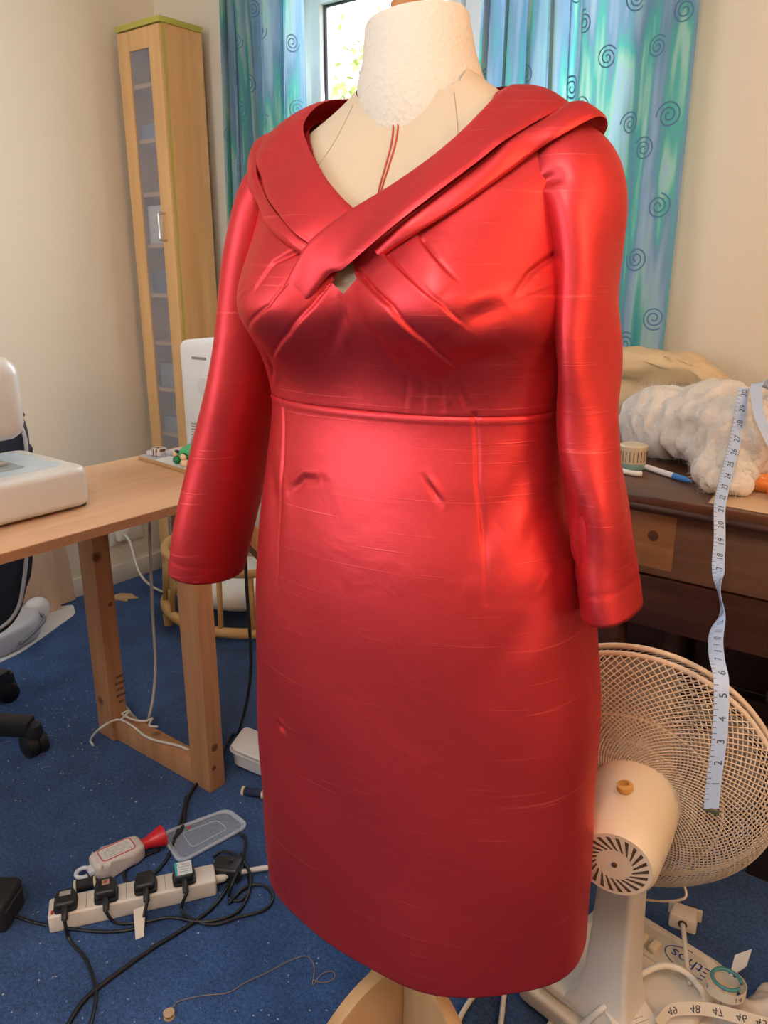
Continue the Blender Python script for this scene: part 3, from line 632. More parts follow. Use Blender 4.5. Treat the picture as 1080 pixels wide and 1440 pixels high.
for z, w_, hh, c in ((1.2915, .10, .13, M_WHITEP), (1.6375, .08, .05, plain('blue_box', (.20, .26, .40), .6)), (.7725, .11, .09, plain('grey_box', (.30, .30, .33), .6)), (1.1185, .09, .08, plain('dark_box', (.10, .13, .18), .6)), (.5995, .12, .06, bpy.data.materials['grey_box'])):
    bx_ = box('storage_box', (-2.605+.05, 1.883+.03, z), (-2.605+.05+w_, 1.883+.13, z+hh), c, None, .003); tag(bx_, {1.2915: 'white box on the middle shelf of the tall cabinet', 1.6375: 'small blue box on a high shelf of the tall cabinet', .7725: 'grey box on a low shelf of the tall cabinet', 1.1185: 'dark box just below the door handle in the tall cabinet', .5995: 'flat grey box near the bottom of the tall cabinet'}[z], 'box', 'boxes in the tall cabinet')

# ============================================================ sewing table
M_TOP = wood('table_laminate', (0.60, 0.335, 0.185), (0.68, 0.40, 0.235), (45, 4, 45), .42)
M_CHIP = plain('chipboard_edge', (0.36, 0.17, 0.08), .8, bump=.5, bscale=300, var=.3, vscale=220)
M_PINE = wood('pine_timber', (0.40, 0.185, 0.085), (0.54, 0.28, 0.135), (38, 38, 3), .55, knots=7)
tab = empty('sewing_table', (-1.32, 1.05, 0), 0, 'long narrow sewing table with pale top and thick pine legs', 'table')
TT = .73
top = box('table_top', (-.455, -1.55, TT-.020), (.0, .78, TT), M_TOP, tab, .0012)
box('edge_band', (-.0005, -1.55, TT-.0195), (.0012, .78, TT-.0015), M_CHIP, top)
def lg(y):
    l1 = box('leg', (-.072, y, 0), (-.004, y+.048, TT-.020), M_PINE, tab, .004); l2 = box('leg', (-.445, y-.01, 0), (-.378, y+.038, TT-.020), M_PINE, tab, .004)
    box('foot_rail', (-.378, y, .0), (-.072, y+.040, .062), M_PINE, tab, .004); return l1, l2
l1, l2 = lg(-.012); lg(.68); lg(-1.4)
beam('brace', (-.10, .12, TT-.025), (-.10, .34, TT-.28), .04, .045, M_PINE, tab); beam('brace', (-.10, .66, TT-.03), (-.10, .34, TT-.28), .04, .045, M_PINE, tab)
box('apron', (-.12, .05, TT-.09), (-.09, .68, TT-.02), plain('grey_board', (.42, .40, .38), .6), tab, .002)
# knots and the timber merchant's stamp on the front of the rear leg
M_KNOT = plain('dark_knot', (.17, .065, .025), .6); M_INK = plain('stamp_ink', (.07, .04, .03), .8)
for (x, y, z, r) in ((-.0035, .010, .115, .010), (-.0035, .004, .062, .0065)):
    lathe('knot', [(r, 0), (r*.8, .0006), (r*.3, .0009)], M_KNOT, l1, (x, y, z), (1, 0, 0), 16)
lathe('knot', [(.006, 0), (.005, .0006), (.002, .0009)], M_KNOT, l2, (-.377, -.0105+.02, .385), (1, 0, 0), 14)
def text_data(s, size, align='CENTER'):
    c = bpy.data.curves.new('txt', 'FONT'); c.body = s; c.size = size; c.align_x = align; c.align_y = 'CENTER'; c.resolution_u = 3
    o = bpy.data.objects.new('txt', c); COL.objects.link(o); dg = bpy.context.evaluated_depsgraph_get(); me = o.evaluated_get(dg).to_mesh()
    V = np.array([tuple(v.co) for v in me.vertices]); F = [tuple(p.vertices) for p in me.polygons]
    o.evaluated_get(dg).to_mesh_clear(); bpy.data.objects.remove(o); bpy.data.curves.remove(c); return V, F
sp = []
for i, wd in enumerate((.020, .030, .024, .030, .018)):
    z = .175-.018*i
    for k in range(int(wd/.005)): sp.append((np.array([(-.3775, .014-wd/2+.005*k, z), (-.3775, .014-wd/2+.005*k+.0034, z), (-.3775, .014-wd/2+.005*k+.0034, z+.007), (-.3775, .014-wd/2+.005*k, z+.007)])+np.array([.0008, 0, 0]), [(0, 1, 2, 3)]))
V, F = join(sp); obj('ink_stamp', V, F, M_INK, l2)

# ============================================================ sewing machine
M_MACH = plain('white_machine_plastic', (0.66, 0.62, 0.57), .32, spec=.5); M_MBLUE = plain('pale_blue_bed_plate', (0.50, 0.60, 0.68), .25); M_MGREY = plain('grey_needle_plate', (.30, .32, .34), .35)
sm = empty('sewing_machine', (-1.55, .70, TT), 0, 'white sewing machine standing on the front of the sewing table', 'sewing machine')
def rbox(name, x0, x1, y0, y1, z0, z1, r, bev, mat, par, taper=0.0):
    poly = rounded_poly([(x0, y0), (x1, y0), (x1, y1), (x0, y1)], r, 7); return prism(name, poly, z0, z1, mat, par, bev, None, 4)
bed = rbox('bed', -.165, .105, -.32, .192, .006, .088, .035, .014, M_MACH, sm)
rbox('bed_plate', -.135, .060, -.05, .160, .088, .0886, .02, 0, M_MBLUE, bed); rbox('needle_plate', -.09, .02, .03, .10, .0886, .0892, .008, 0, M_MGREY, bed)
for x, y in ((-.13, -.28), (.07, -.28), (-.13, .18), (.07, .18)): lathe('rubber_foot', [(.012, 0), (.013, .007)], M_GASKET, sm, (x, y, 0), (0, 0, 1), 12)
arm = rbox('arm', -.12, .05, -.31, .100, .175, .315, .05, .045, M_MACH, sm); rbox('pillar', -.12, .05, -.31, -.19, .08, .20, .03, .01, M_MACH, sm)
head = rbox('head', -.125, .055, -.06, .108, .150, .312, .05, .035, M_MACH, sm)
box('presser_bar', (-.045, .055, .092), (-.030, .070, .155), M_STEEL, sm, .002); box('presser_foot', (-.055, .045, .0895), (-.02, .085, .096), M_STEEL, sm, .001)
box('needle_clamp_cover', (-.085, .0, .105), (-.035, .045, .152), M_WHITEP, sm, .004)

# second machine at the far end of the table
ov = empty('overlocker', (-1.545, 1.42, TT), 0, 'white upright machine behind the sleeve at the far end of the table', 'sewing machine')
rb = rbox('housing', -.145, .14, -.10, .10, .012, .30, .03, .02, plain('cool_white_plastic', (.66, .66, .67), .35), ov)
M_VENT = plain('vent_dark', (.22, .22, .23), .5)
for k in range(8): box('vent_slot', (-.105, -.1008, .035+.0075*k), (-.04, -.0995, .038+.0075*k), M_VENT, ov)
lathe('dial', [(.028, 0), (.028, .006), (.022, .010), (.02, .010)], plain('dial_white', (.60, .60, .60), .4), ov, (-.035, -.1, .19), (0, -1, 0), 28)
box('grip_recess', (-.085, -.1008, .255), (-.03, -.0995, .262), M_VENT, ov)
for x in (-.12, .11):
    for y in (-.08, .08): lathe('rubber_foot', [(.012, 0), (.013, .013)], M_GASKET, ov, (x, y, 0), (0, 0, 1), 12)

# pressing board with paper and pincushion
M_BOARDE = wood('board_edge', (.50, .30, .12), (.6, .38, .17), (8, 30, 30), .5)
brd = empty('cutting_board', (-1.60, 1.195, TT+.0005), R(-7), 'thin wooden board with grey mat surface lying across the table', 'board')
box('board', (-.14, .0, 0), (.17, .115, .009), M_BOARDE, brd, .001); box('grey_surface', (-.138, .002, .009), (.168, .113, .0096), plain('grey_mat', (.45, .46, .48), .35), brd)
pap = prism('paper_sheet', [(-.06, .004), (.15, .006), (.15, .05), (.08, .06), (-.075, .05)], 0, .0006, M_WHITEP, None, 0, place(-1.60, 1.195, TT+.0104, R(-7))); tag(pap, 'white paper on the thin board beside the green pincushion', 'paper')
pc = empty('pincushion', (-1.545, 1.252, TT+.0112), 0, 'green ball pincushion ringed by little doll figures on the board', 'pincushion')
V, F = lathe_data([(.0, 0), (.025, .001), (.042, .010), (.048, .024), (.042, .038), (.025, .047), (.008, .050), (0, .050)], 28)
V = V.copy(); a_ = np.arctan2(V[:, 1], V[:, 0]); k_ = 1+.05*np.cos(a_*6); V[:, 0] *= k_; V[:, 1] *= k_
smooth(obj('green_cushion', V, F, plain('green_satin', (.05, .42, .16), .35), pc))
M_SKIN = plain('doll_cream', (.75, .55, .36), .7); M_HAIR = plain('doll_black', (.02, .02, .02), .6); M_DRED = plain('doll_red', (.6, .06, .03), .5); M_DGRN = plain('doll_dark_green', (.02, .22, .07), .5)
def ball(name, p, r, mat, par, sc=(1, 1, 1), seg=14):
    bm = bmesh.new(); bmesh.ops.create_uvsphere(bm, u_segments=seg, v_segments=max(6, seg//2), radius=r)
    for v in bm.verts: v.co = Vector((v.co.x*sc[0]+p[0], v.co.y*sc[1]+p[1], v.co.z*sc[2]+p[2]))
    return bm_obj(name, bm, mat, par, 180)
for k in range(7):
    a_ = k*2*math.pi/7+.4; x, y = .053*math.cos(a_), .053*math.sin(a_)
    d_ = ball('doll_body', (x, y, .010), .011, (M_DRED, M_DGRN, M_SKIN)[k % 3], pc, (1, 1, .95)); ball('doll_head', (x*1.06, y*1.06, .026), .008, M_SKIN, d_); ball('doll_hair', (x*1.0, y*1.0, .030), .0072, M_HAIR, d_, (1, 1, .7))
for x, y, t in ((-.012, -.01, .04), (.004, .006, .05), (-.004, -.018, .03)): tube('pin', [(x, y, .046), (x+.002, y, .046+t)], .0006, M_STEEL, pc, None, 6)
cup = lathe('ribbon_reel', [(.016, 0), (.019, .002), (.019, .018), (.016, .020), (.008, .020), (.008, .004), (.006, .004)], None, None, tuple(spot(224, 640, TT+.0104)), (0, 0, 1), 24)
mm, nt_, b_ = newmat('brown_white_striped_reel'); tc_ = N(nt_, 'ShaderNodeTexCoord'); wv_ = N(nt_, 'ShaderNodeTexWave', i_Scale=38.0, i_Distortion=1.5); nt_.links.new(tc_.outputs['Object'], wv_.inputs['Vector'])
cr_ = N(nt_, 'ShaderNodeValToRGB'); cr_.color_ramp.elements[0].color = (.10, .04, .02, 1); cr_.color_ramp.elements[1].color = (.7, .62, .55, 1); nt_.links.new(wv_.outputs['Fac'], cr_.inputs[0]); nt_.links.new(cr_.outputs[0], b_.inputs['Base Color'])
cup.data.materials.append(mm); tag(cup, 'small brown and white striped reel on the thin board', 'reel')
tag(prism('plastic_bag', rounded_poly([(-.03, -.02), (.035, -.024), (.03, .022), (-.032, .018)], .008), 0, .012, clear('bag_film', (.9, .9, .95), .1, .4), None, .004, place(-1.70, 1.250, TT+.0104, .2)), 'small clear plastic packet at the corner of the thin board', 'packet')

# ============================================================ office chair behind the table
M_BLACK = plain('black_plastic', (.012, .013, .016), .45); M_NAVY = plain('dark_navy_fabric', (.016, .022, .038), .85, bump=.4, bscale=500, var=.2, vscale=30)
och = empty('office_chair', (-2.02, .72, 0), 0, 'black office chair with navy upholstery behind the sewing table', 'chair')
def chair_back():
    # rounded slab in the (y, z) plane, leaning slightly
    poly = rounded_poly([(-.20, .27), (.245, .27), (.30, .46), (.33, .70), (.345, .80), (.30, .93), (-.16, .95), (-.22, .70)], [.10, .09, .05, .05, .05, .08, .12, .1], 8)
    M = Matrix(((0, 0, 1, -.03), (1, 0, 0, 0), (0, 1, 0, 0), (0, 0, 0, 1)))
    b = prism('backrest', poly, 0, .075, M_NAVY, och, .022, M, 4)
    e = np.array([(.048, p[0]*.93+.003, (p[1]-.6)*.93+.6) for p in poly]); e = np.concatenate([e, e[:1]]); V, F = tube_data(e, .005, 6); obj('piping', V, F, plain('grey_piping', (.5, .47, .45), .6), b, True)
chair_back()
st = rbox('seat', -.38, .02, -.24, .20, .44, .52, .08, .03, M_NAVY, och)
lathe('gas_column', [(.026, .07), (.026, .28), (.016, .28), (.016, .44)], M_BLACK, och, (-.02, -.02, 0), (0, 0, 1), 20)
hub = (-.02, -.02)
for k in range(5):
    a_ = R(37)+k*2*math.pi/5; ex, ey = hub[0]+.285*math.cos(a_), hub[1]+.285*math.sin(a_)
    beam('base_arm', (hub[0], hub[1], .095), (ex, ey, .080), .050, .042, M_BLACK, och, .008)
    c_ = lathe('caster', [(.024, -.028), (.031, -.025), (.031, -.004), (.025, -.002), (.025, .002), (.031, .004), (.031, .025), (.024, .028)], M_BLACK, och, (ex, ey, .031), (math.cos(a_+.9), math.sin(a_+.9), 0), 24)
    lathe('caster_stem', [(.024, -.025), (.026, -.012), (.022, .010), (.010, .016)], M_BLACK, c_, (ex, ey, .075), (0, 0, 1), 16)

# things under and behind the table
M_PLY = wood('plywood', (.50, .33, .22), (.62, .43, .30), (10, 10, 1.6), .6)
for i, (y0, y1, x_, h_, lb) in enumerate(((1.10, 1.42, -2.60, .40, 'plywood board leaning on the wall under the sewing table, nearer one'), (1.30, 1.50, -2.635, .37, 'plywood board leaning on the wall under the sewing table, farther pale one'))):
    M_ = Matrix.Translation((x_, 0, .004)) @ Matrix.Rotation(R(-4-2*i), 4, 'Y'); tag(box('plywood_board', (-.006, y0, 0), (.006, y1, h_), M_PLY, None, .001, M_), lb, 'board')
sh = prism('cloth_sheet', rounded_poly([(-2.62, 1.06), (-2.36, 1.00), (-2.38, 1.14), (-2.45, 1.29), (-2.52, 1.43), (-2.60, 1.47), (-2.64, 1.40)], .02), .0005, .004, plain('white_sheet', (.66, .64, .62), .7), None, .001); tag(sh, 'white sheet lying on the carpet behind the office chair', 'sheet')
ap = empty('floor_appliance', (-2.47, 1.16, .004), R(20), 'white rounded appliance with grey strap on the white sheet', 'appliance')
prism('body', rounded_poly([(-.07, -.12), (.06, -.12), (.075, .05), (.03, .12), (-.06, .12)], .04), 0, .085, plain('grey_white_plastic', (.52, .52, .56), .35), ap, .022, None, 4)
tube('strap', [(.078, -.04, .03), (.070, .06, .045), (.045, .115, .05), (.0, .125, .06)], .006, plain('strap_grey', (.22, .22, .24), .6), ap)
ball('white_bag', (-2.545, 1.30, .055), .045, plain('white_plastic_bag', (.7, .68, .68), .4, bump=1.0, bscale=25), None, (.7, 1.1, 1.05), 18); tag(bpy.data.objects['white_bag'], 'crumpled white plastic bag between the plywood and the appliance', 'bag')
tag(prism('cardboard_scrap', [(0, 0), (.10, .012), (.085, .03), (.115, .055), (.06, .075), (.02, .06)], .0005, .004, plain('card', (.50, .33, .18), .8), None, 0, place(-2.56, 1.58, 0, .2)), 'jagged cardboard scrap on the carpet near the baseboard', 'cardboard')
sk = empty('wall_socket', (XL, 1.77, .20), 0, 'cream double wall socket low on the wall above the baseboard', 'socket'); box('plate', (0, -.075, -.043), (.009, .075, .043), M_SKIRTING, sk, .003); box('plug_top', (.009, -.055, -.025), (.035, -.005, .025), M_SKIRTING, sk, .006)
M_CGREY = plain('grey_cable', (.40, .38, .36), .5); M_CWHITE = plain('white_cable', (.66, .63, .58), .4); M_CBLACK = plain('black_cable', (.010, .010, .012), .4)
def cable(name, P, r, mat, label, n=None): return tag(tube(name, P, r, mat, None, n), label, 'cable')
def sp3(*q): return [tuple(spot(*c)) for c in q]
cable('power_cable', [(-2.632, 1.74, .20), (-2.60, 1.74, .17), (-2.52, 1.72, .06), (-2.42, 1.75, .006), (-2.30, 1.83, .006), (-2.20, 1.90, .006), (-2.02, 1.95, .006)], .005, M_CWHITE, 'white cable curving from the wall socket over the carpet')
cable('power_cable', [(-1.62, 1.17, .700), (-1.655, 1.17, .60), (-1.67, 1.165, .35), (-1.665, 1.15, .15), (-1.66, 1.10, .03)]+sp3((170, 990, .006), (150, 1025, .006)), .004, M_CGREY, 'grey cable hanging down from the table between its legs')
cable('cord', sp3((131, 1048, .006), (128, 1040, .006), (140, 1025, .07), (165, 1012, .075), (185, 1020, .07), (210, 1038, .07), (255, 1050, .07), (282, 1065, .03)), .0032, M_CWHITE, 'thin white cord draped over the foot rail of the table')
cable('cord', sp3((170, 1012, .066), (182, 1000, .075), (172, 1004, .07), (188, 1012, .07), (205, 1014, .066), (214, 1010, .07), (210, 1020, .068), (222, 1022, .066)), .003, M_CWHITE, 'knotted white cord end lying on the foot rail', 80)
cable('power_cable', [(-1.35, 1.22, .700), (-1.36, 1.22, .5), (-1.35, 1.21, .25), (-1.38, 1.19, .08)]+sp3((326, 1035, .006), (300, 1080, .006), (275, 1105, .006), (262, 1130, .006), (258, 1160, .006), (245, 1180, .006)), .0042, M_CBLACK, 'black cable running down beside the front table leg')
# low spindle seat
M_HONEY = wood('honey_beech', (.52, .30, .10), (.62, .38, .15), (6, 6, 20), .4)
ss = empty('spindle_seat', (-2.03, 1.79, 0), 0, 'low honey-coloured wooden spindle seat with white cushion behind the table leg', 'chair')
arc = [(.30*math.cos(t)-.0, .24*math.sin(t)-.0, .055) for t in np.linspace(R(150), R(330), 14)]; tube('bottom_rail', arc, .018, M_HONEY, ss, 50, 10)
tube('top_rail', [(p[0]*.95, p[1]*.95, .26) for p in arc], .015, M_HONEY, ss, 50, 10)
for t in np.linspace(R(160), R(320), 8): tube('spindle', [(.30*math.cos(t), .24*math.sin(t), .055), (.285*math.cos(t), .228*math.sin(t), .26)], .009, M_HONEY, ss, None, 8)
for t in (R(160), R(240), R(325)): lathe('foot', [(.016, 0), (.018, .04)], M_HONEY, ss, (.30*math.cos(t), .24*math.sin(t), 0), (0, 0, 1), 12)
ball('cushion', (0, 0, .13), .2, plain('white_cushion', (.72, .70, .64), .8), ss, (1.1, .95, .35), 24)

# ============================================================ antique desk on the right
M_MAHOG = wood('dark_mahogany', (.035, .012, .007), (.085, .032, .018), (3, 26, 26), .35, spec=.5)
M_DTOP = wood('worn_desk_top', (.075, .030, .015), (.14, .062, .032), (3, 30, 30), .32, spec=.5)
M_DRAW = wood('worn_drawer_wood', (.10, .048, .028), (.17, .088, .054), (3, 22, 30), .5)
M_BARE = wood('bare_patch_wood', (.26, .115, .045), (.36, .18, .075), (3, 26, 40), .5)
DX0, DX1, DY0, DY1, DZ = -.86, .75, 1.455, 2.06, .79
desk = empty('desk', (DX0, DY0, 0), 0, 'dark antique wooden desk with drawers behind the white fan', 'desk')
DWD, DDP = DX1-DX0, DY1-DY0
tp = box('desk_top', (-.015, 0, DZ-.020), (DWD+.015, DDP, DZ), M_DTOP, desk, .004)
tube('top_moulding', [(-.012, .004, DZ-.024), (DWD+.012, .004, DZ-.024)], .0085, M_MAHOG, tp, None, 12)
box('carcass', (.02, .045, DZ-.22), (DWD-.02, DDP-.01, DZ-.021), M_MAHOG, desk, .002)
for i in range(2):
    x0 = .06+i*.755; d_ = box('drawer', (x0, .030, DZ-.165), (x0+.735, .045, DZ-.032), M_DRAW, desk, .003)
    if i == 0: box('bare_patch', (x0+.245, .0292, DZ-.150), (x0+.36, .0306, DZ-.036), M_BARE, d_, .0004); lathe('patch_knot', [(.011, 0), (.008, .0005), (.003, .0008)], plain('patch_dark', (.09, .035, .015), .6), d_, (x0+.318, .0292, DZ-.085), (0, -1, 0), 14)
box('front_rail', (.02, .026, DZ-.275), (DWD-.02, .060, DZ-.168), M_MAHOG, desk, .003)
for x in (.055, .30, DWD-.42, DWD-.055):
    for y in (.055, DDP-.055): lathe('leg', [(.026, 0), (.032, .03), (.020, .06), (.030, .12), (.036, .22), (.026, .34), (.034, .38), (.030, .41), (.034, .42), (.034, .52)], M_MAHOG, desk, (x, y, 0), (0, 0, 1), 20)
box('stretcher', (.055, DDP-.075, .10), (DWD-.055, DDP-.035, .16), M_MAHOG, desk, .003)
box('back_board', (.03, DDP-.03, .16), (DWD-.03, DDP-.015, DZ-.22), M_MAHOG, desk, .001)
# dark chest standing under the desk
chest = empty('storage_chest', (-.02, 1.72, 0), 0, 'dark brown chest standing on the carpet under the desk', 'chest')
box('body', (-.22, -.18, 0), (.28, .26, .40), plain('dark_chest', (.020, .012, .010), .5), chest, .006); box('lid', (-.23, -.19, .40), (.29, .27, .425), bpy.data.materials['dark_chest'], chest, .004)

# ---- on the desk
def lumpy(name, parts, voxel, amp, sc, mat, seed, label, cat, sub=0):
    bm = bmesh.new()
    for (p, r, s) in parts:
        g = bmesh.ops.create_icosphere(bm, subdivisions=3, radius=r)
        for v in g['verts']: v.co = Vector((v.co.x*s[0]+p[0], v.co.y*s[1]+p[1], v.co.z*s[2]+p[2]))
    me = bpy.data.meshes.new(name); bm.to_mesh(me); bm.free(); o = bpy.data.objects.new(name, me); COL.objects.link(o)
    m = o.modifiers.new('r', 'REMESH'); m.mode = 'VOXEL'; m.voxel_size = voxel; m.use_smooth_shade = True
    s_ = o.modifiers.new('s', 'SMOOTH'); s_.iterations = 6; s_.factor = .6
    dg = bpy.context.evaluated_depsgraph_get(); me2 = bpy.data.meshes.new_from_object(o.evaluated_get(dg)); o.modifiers.clear(); o.data = me2; bpy.data.meshes.remove(me)
    n = len(me2.vertices); V = np.zeros(n*3); me2.vertices.foreach_get('co', V); V = V.reshape(-1, 3); Nn = np.zeros(n*3); me2.vertices.foreach_get('normal', Nn); Nn = Nn.reshape(-1, 3)
    rg = np.random.default_rng(seed); d = np.zeros(n)
    for k in range(26):
        f = rg.normal(size=3)*sc*(1 if k < 14 else 2.4); d += np.sin(V@f+rg.uniform(0, 6.28))*(1 if k < 14 else .45)
    V = V+Nn*(amp*d/4)[:, None]; zmin = min(p[2]-r*s[2] for p, r, s in parts)
    V[:, 2] = np.maximum(V[:, 2], DZ+.0008)
    me2.vertices.foreach_set('co', V.ravel()); me2.update(); me2.materials.append(mat); smooth(o); return tag(o, label, cat)
def fluff_mat():
    m, nt, b = newmat('white_wadding'); tc = N(nt, 'ShaderNodeTexCoord'); b.inputs['Base Color'].default_value = (.80, .755, .70, 1); b.inputs['Roughness'].default_value = 1; b.inputs['Specular IOR Level'].default_value = .05
    b.inputs['Sheen Weight'].default_value = .5; b.inputs['Subsurface Weight'].default_value = .25; b.inputs['Subsurface Radius'].default_value = (.02, .018, .016); b.inputs['Subsurface Scale'].default_value = .5
    nz = N(nt, 'ShaderNodeTexNoise', i_Scale=120.0, i_Detail=6.0, i_Roughness=.75, i_Distortion=1.2); nt.links.new(tc.outputs['Object'], nz.inputs['Vector'])
    bp = N(nt, 'ShaderNodeBump', i_Strength=.55, i_Distance=.006); nt.links.new(nz.outputs['Fac'], bp.inputs['Height']); nt.links.new(bp.outputs['Normal'], b.inputs['Normal']); return m
M_FLUFF = fluff_mat()
lumpy('wadding', [((-.58, 1.83, .86), .10, (1.2, .9, .9)), ((-.47, 1.80, .875), .11, (1.1, 1, .85)), ((-.40, 1.70, .865), .09, (1.1, 1, 1.0)), ((-.40, 1.63, .825), .065, (1.0, 1, .75)), ((-.385, 1.555, .808), .045, (1.0, .9, .5)), ((-.30, 1.80, .88), .11, (1.1, 1, .85)), ((-.22, 1.88, .87), .10, (1.2, 1, .8)), ((-.35, 1.86, .90), .08, (1.4, 1, .9)), ((-.64, 1.90, .84), .08, (1, 1, 1))], .005, .0075, 44, M_FLUFF, 3, 'fluffy heap of white wadding on the desk', 'wadding')
wad = bpy.data.objects['wadding']; me_ = wad.data; nv = len(me_.vertices); Vw = np.zeros(nv*3); me_.vertices.foreach_get('co', Vw); Vw = Vw.reshape(-1, 3); Nw = np.zeros(nv*3); me_.vertices.foreach_get('normal', Nw); Nw = Nw.reshape(-1, 3)
rgw = np.random.default_rng(5); pick = rgw.choice(np.where(Vw[:, 2] > DZ+.004)[0], 14000); fv = []; ff = []
for j, i in enumerate(pick):
    d1 = rgw.normal(size=3); d1 -= Nw[i]*(d1@Nw[i])*.6; d1 /= np.linalg.norm(d1); L = rgw.uniform(.008, .024); wv = np.cross(d1, Nw[i])*.00028; b0 = Vw[i]-Nw[i]*.001
    for q, t_ in ((b0, 1), (b0+d1*L*.5+Nw[i]*L*.28, 1), (b0+d1*L+Nw[i]*L*.22*rgw.normal(), .5)): q = np.maximum(q, (-9, -9, DZ+.001)); fv += [q-wv*t_, q+wv*t_]
    ff += [(6*j, 6*j+1, 6*j+3, 6*j+2), (6*j+2, 6*j+3, 6*j+5, 6*j+4)]
tag(obj('fibres', fv, ff, M_FLUFF, wad), kind='stuff')
fpr = catmull([(2.005, .83), (1.965, .87), (1.958, .925), (1.940, .950), (1.925, .975), (1.930, .998), (1.955, 1.012), (1.985, 1.008), (2.0, .985), (1.985, .965), (1.972, .955)], 60); nxf = 90; xs_ = np.linspace(-.84, -.475, nxf); rgf = np.random.default_rng(8)
fw = [(rgf.normal()*38, rgf.normal()*26, rgf.uniform(0, 6.28)) for _ in range(12)]; Gf = np.zeros((nxf, 60, 3))
for i, xv in enumerate(xs_):
    k = 1-.42*smoothstep(-.60, -.475, xv); w_ = sum(np.sin(a_*xv+b_*fpr[:, 0]*6+b_*fpr[:, 1]*3+c_) for a_, b_, c_ in fw)/3.5
    Gf[i, :, 0] = xv+.006*w_; Gf[i, :, 1] = 1.985+(fpr[:, 0]-1.985)*(.75+.25*k)+.004*w_; Gf[i, :, 2] = np.where(fpr[:, 1] > .90, .90+(fpr[:, 1]-.90)*(k*1.0), fpr[:, 1])-.02*smoothstep(-.62, -.475, xv)+.004*w_
    if i == 0 or i == nxf-1: Gf[i, :, 1] = 1.975+(Gf[i, :, 1]-1.975)*.8
Gf[..., 2] = np.maximum(Gf[..., 2], DZ+.002); Nf = np.cross(np.gradient(Gf, axis=0), np.gradient(Gf, axis=1)); Nf /= np.linalg.norm(Nf, axis=-1, keepdims=True)+1e-9
m_ = nxf*60; F1 = grid_faces(nxf, 60); Ff = F1+[tuple(j+m_ for j in f[::-1]) for f in F1]
for i in range(nxf-1): Ff += [(i*60, (i+1)*60, (i+1)*60+m_, i*60+m_), (i*60+59, i*60+59+m_, (i+1)*60+59+m_, (i+1)*60+59)]
for j in range(59): Ff += [(j, j+m_, j+1+m_, j+1), ((nxf-1)*60+j, (nxf-1)*60+j+1, (nxf-1)*60+j+1+m_, (nxf-1)*60+j+m_)]
fab = obj('fabric_bundle', np.concatenate([Gf.reshape(-1, 3), (Gf-Nf*.003).reshape(-1, 3)]), Ff, plain('cream_fabric', (.60, .46, .27), .8, var=.22, vscale=20)); smooth(fab, 60); tag(fab, 'cream folded fabric behind the white wadding', 'fabric')
tin = empty('trinket_tin', (-.598, 1.655, DZ+.0005), 0, 'round cream and brown striped tin on the desk beside the sleeve', 'tin')
M_TIN = plain('tin_cream', (.60, .52, .38), .4); M_TINB = plain('tin_brown', (.20, .11, .05), .5); M_TEAL = plain('teal_base', (.20, .36, .34), .5)
lathe('base', [(.027, 0), (.028, .003), (.028, .014)], M_TEAL, tin, (0, 0, 0), (0, 0, 1), 28); lathe('body', [(.028, .014), (.0285, .016), (.0285, .042), (.026, .044)], M_TIN, tin, (0, 0, 0), (0, 0, 1), 28); lathe('lid', [(.0295, .042), (.030, .044), (.030, .050), (.027, .053), (.0, .053)], M_TIN, tin, (0, 0, 0), (0, 0, 1), 28)
for k in range(22):
    a_ = k*2*math.pi/22; beam('stripe', (.0287*math.cos(a_), .0287*math.sin(a_), .018), (.0287*math.cos(a_), .0287*math.sin(a_), .040), .003, .001, M_TINB, tin, 0)
pen = empty('fabric_pen', (0, 0, 0), 0, 'white pen with blue cap lying on the desk by the wadding', 'pen'); pa = spot(925, 662, DZ+.0068); pb = spot(962, 674, DZ+.0068); dd_ = pb-pa; Lp = np.linalg.norm(dd_)
lathe('barrel', [(.0055, -.05), (.006, -.045), (.006, .048)], M_WHITEP, pen, pa, dd_, 14); lathe('cap', [(.0064, .048), (.0064, .078), (.003, .094), (.0012, .098)], plain('blue_cap', (.04, .20, .55), .35), pen, pa, dd_, 14)
tag(tube('chalk_stub', [(-.595, 1.598, DZ+.006), (-.585, 1.592, DZ+.006), (-.565, 1.590, DZ+.006), (-.555, 1.596, DZ+.006)], .0055, M_WHITEP, None, 16), 'small white plastic piece on the desk by the tin', 'scrap')
pp = prism('pattern_paper', [(-.385, 1.475), (-.15, 1.462), (-.10, 1.80), (-.36, 1.80), (-.40, 1.62)], DZ+.0006, DZ+.0016, plain('brown_kraft_paper', (.62, .42, .26), .75), None); tag(pp, 'tan pattern paper at the front of the desk under the orange scissors', 'paper')
sc_ = empty('scissors', (-.30, 1.60, DZ+.002), R(15), 'scissors with orange handles lying on the tan paper', 'scissors'); M_OR = plain('orange_plastic', (.75, .22, .03), .35)
def ring_loop(cx, cy, rx, ry, z): 
    t = np.linspace(0, 2*np.pi, 40); P = np.stack([cx+rx*np.cos(t), cy+ry*np.sin(t), np.full(40, z)], 1); V, F = tube_data(P, .0095, 10, False); V = V*np.array([1, 1, 1]); V[:, 2] = z+(V[:, 2]-z)*1.4; return V, F
for cx, cy in ((.0, .035), (.035, -.030)): V, F = ring_loop(cx, cy, .042, .027, .0145); obj('handle', V, F, M_OR, sc_, True)
for s_ in (-1, 1): prism('blade', [(.06, -.004*s_), (.08, .010*s_+.002), (.23, .003*s_), (.24, 0), (.08, -.006*s_)], .008+.002*s_, .0098+.002*s_, M_STEEL, sc_)
lathe('pivot', [(.006, 0), (.006, .003)], M_STEEL, sc_, (.085, 0, .012), (0, 0, 1), 12)

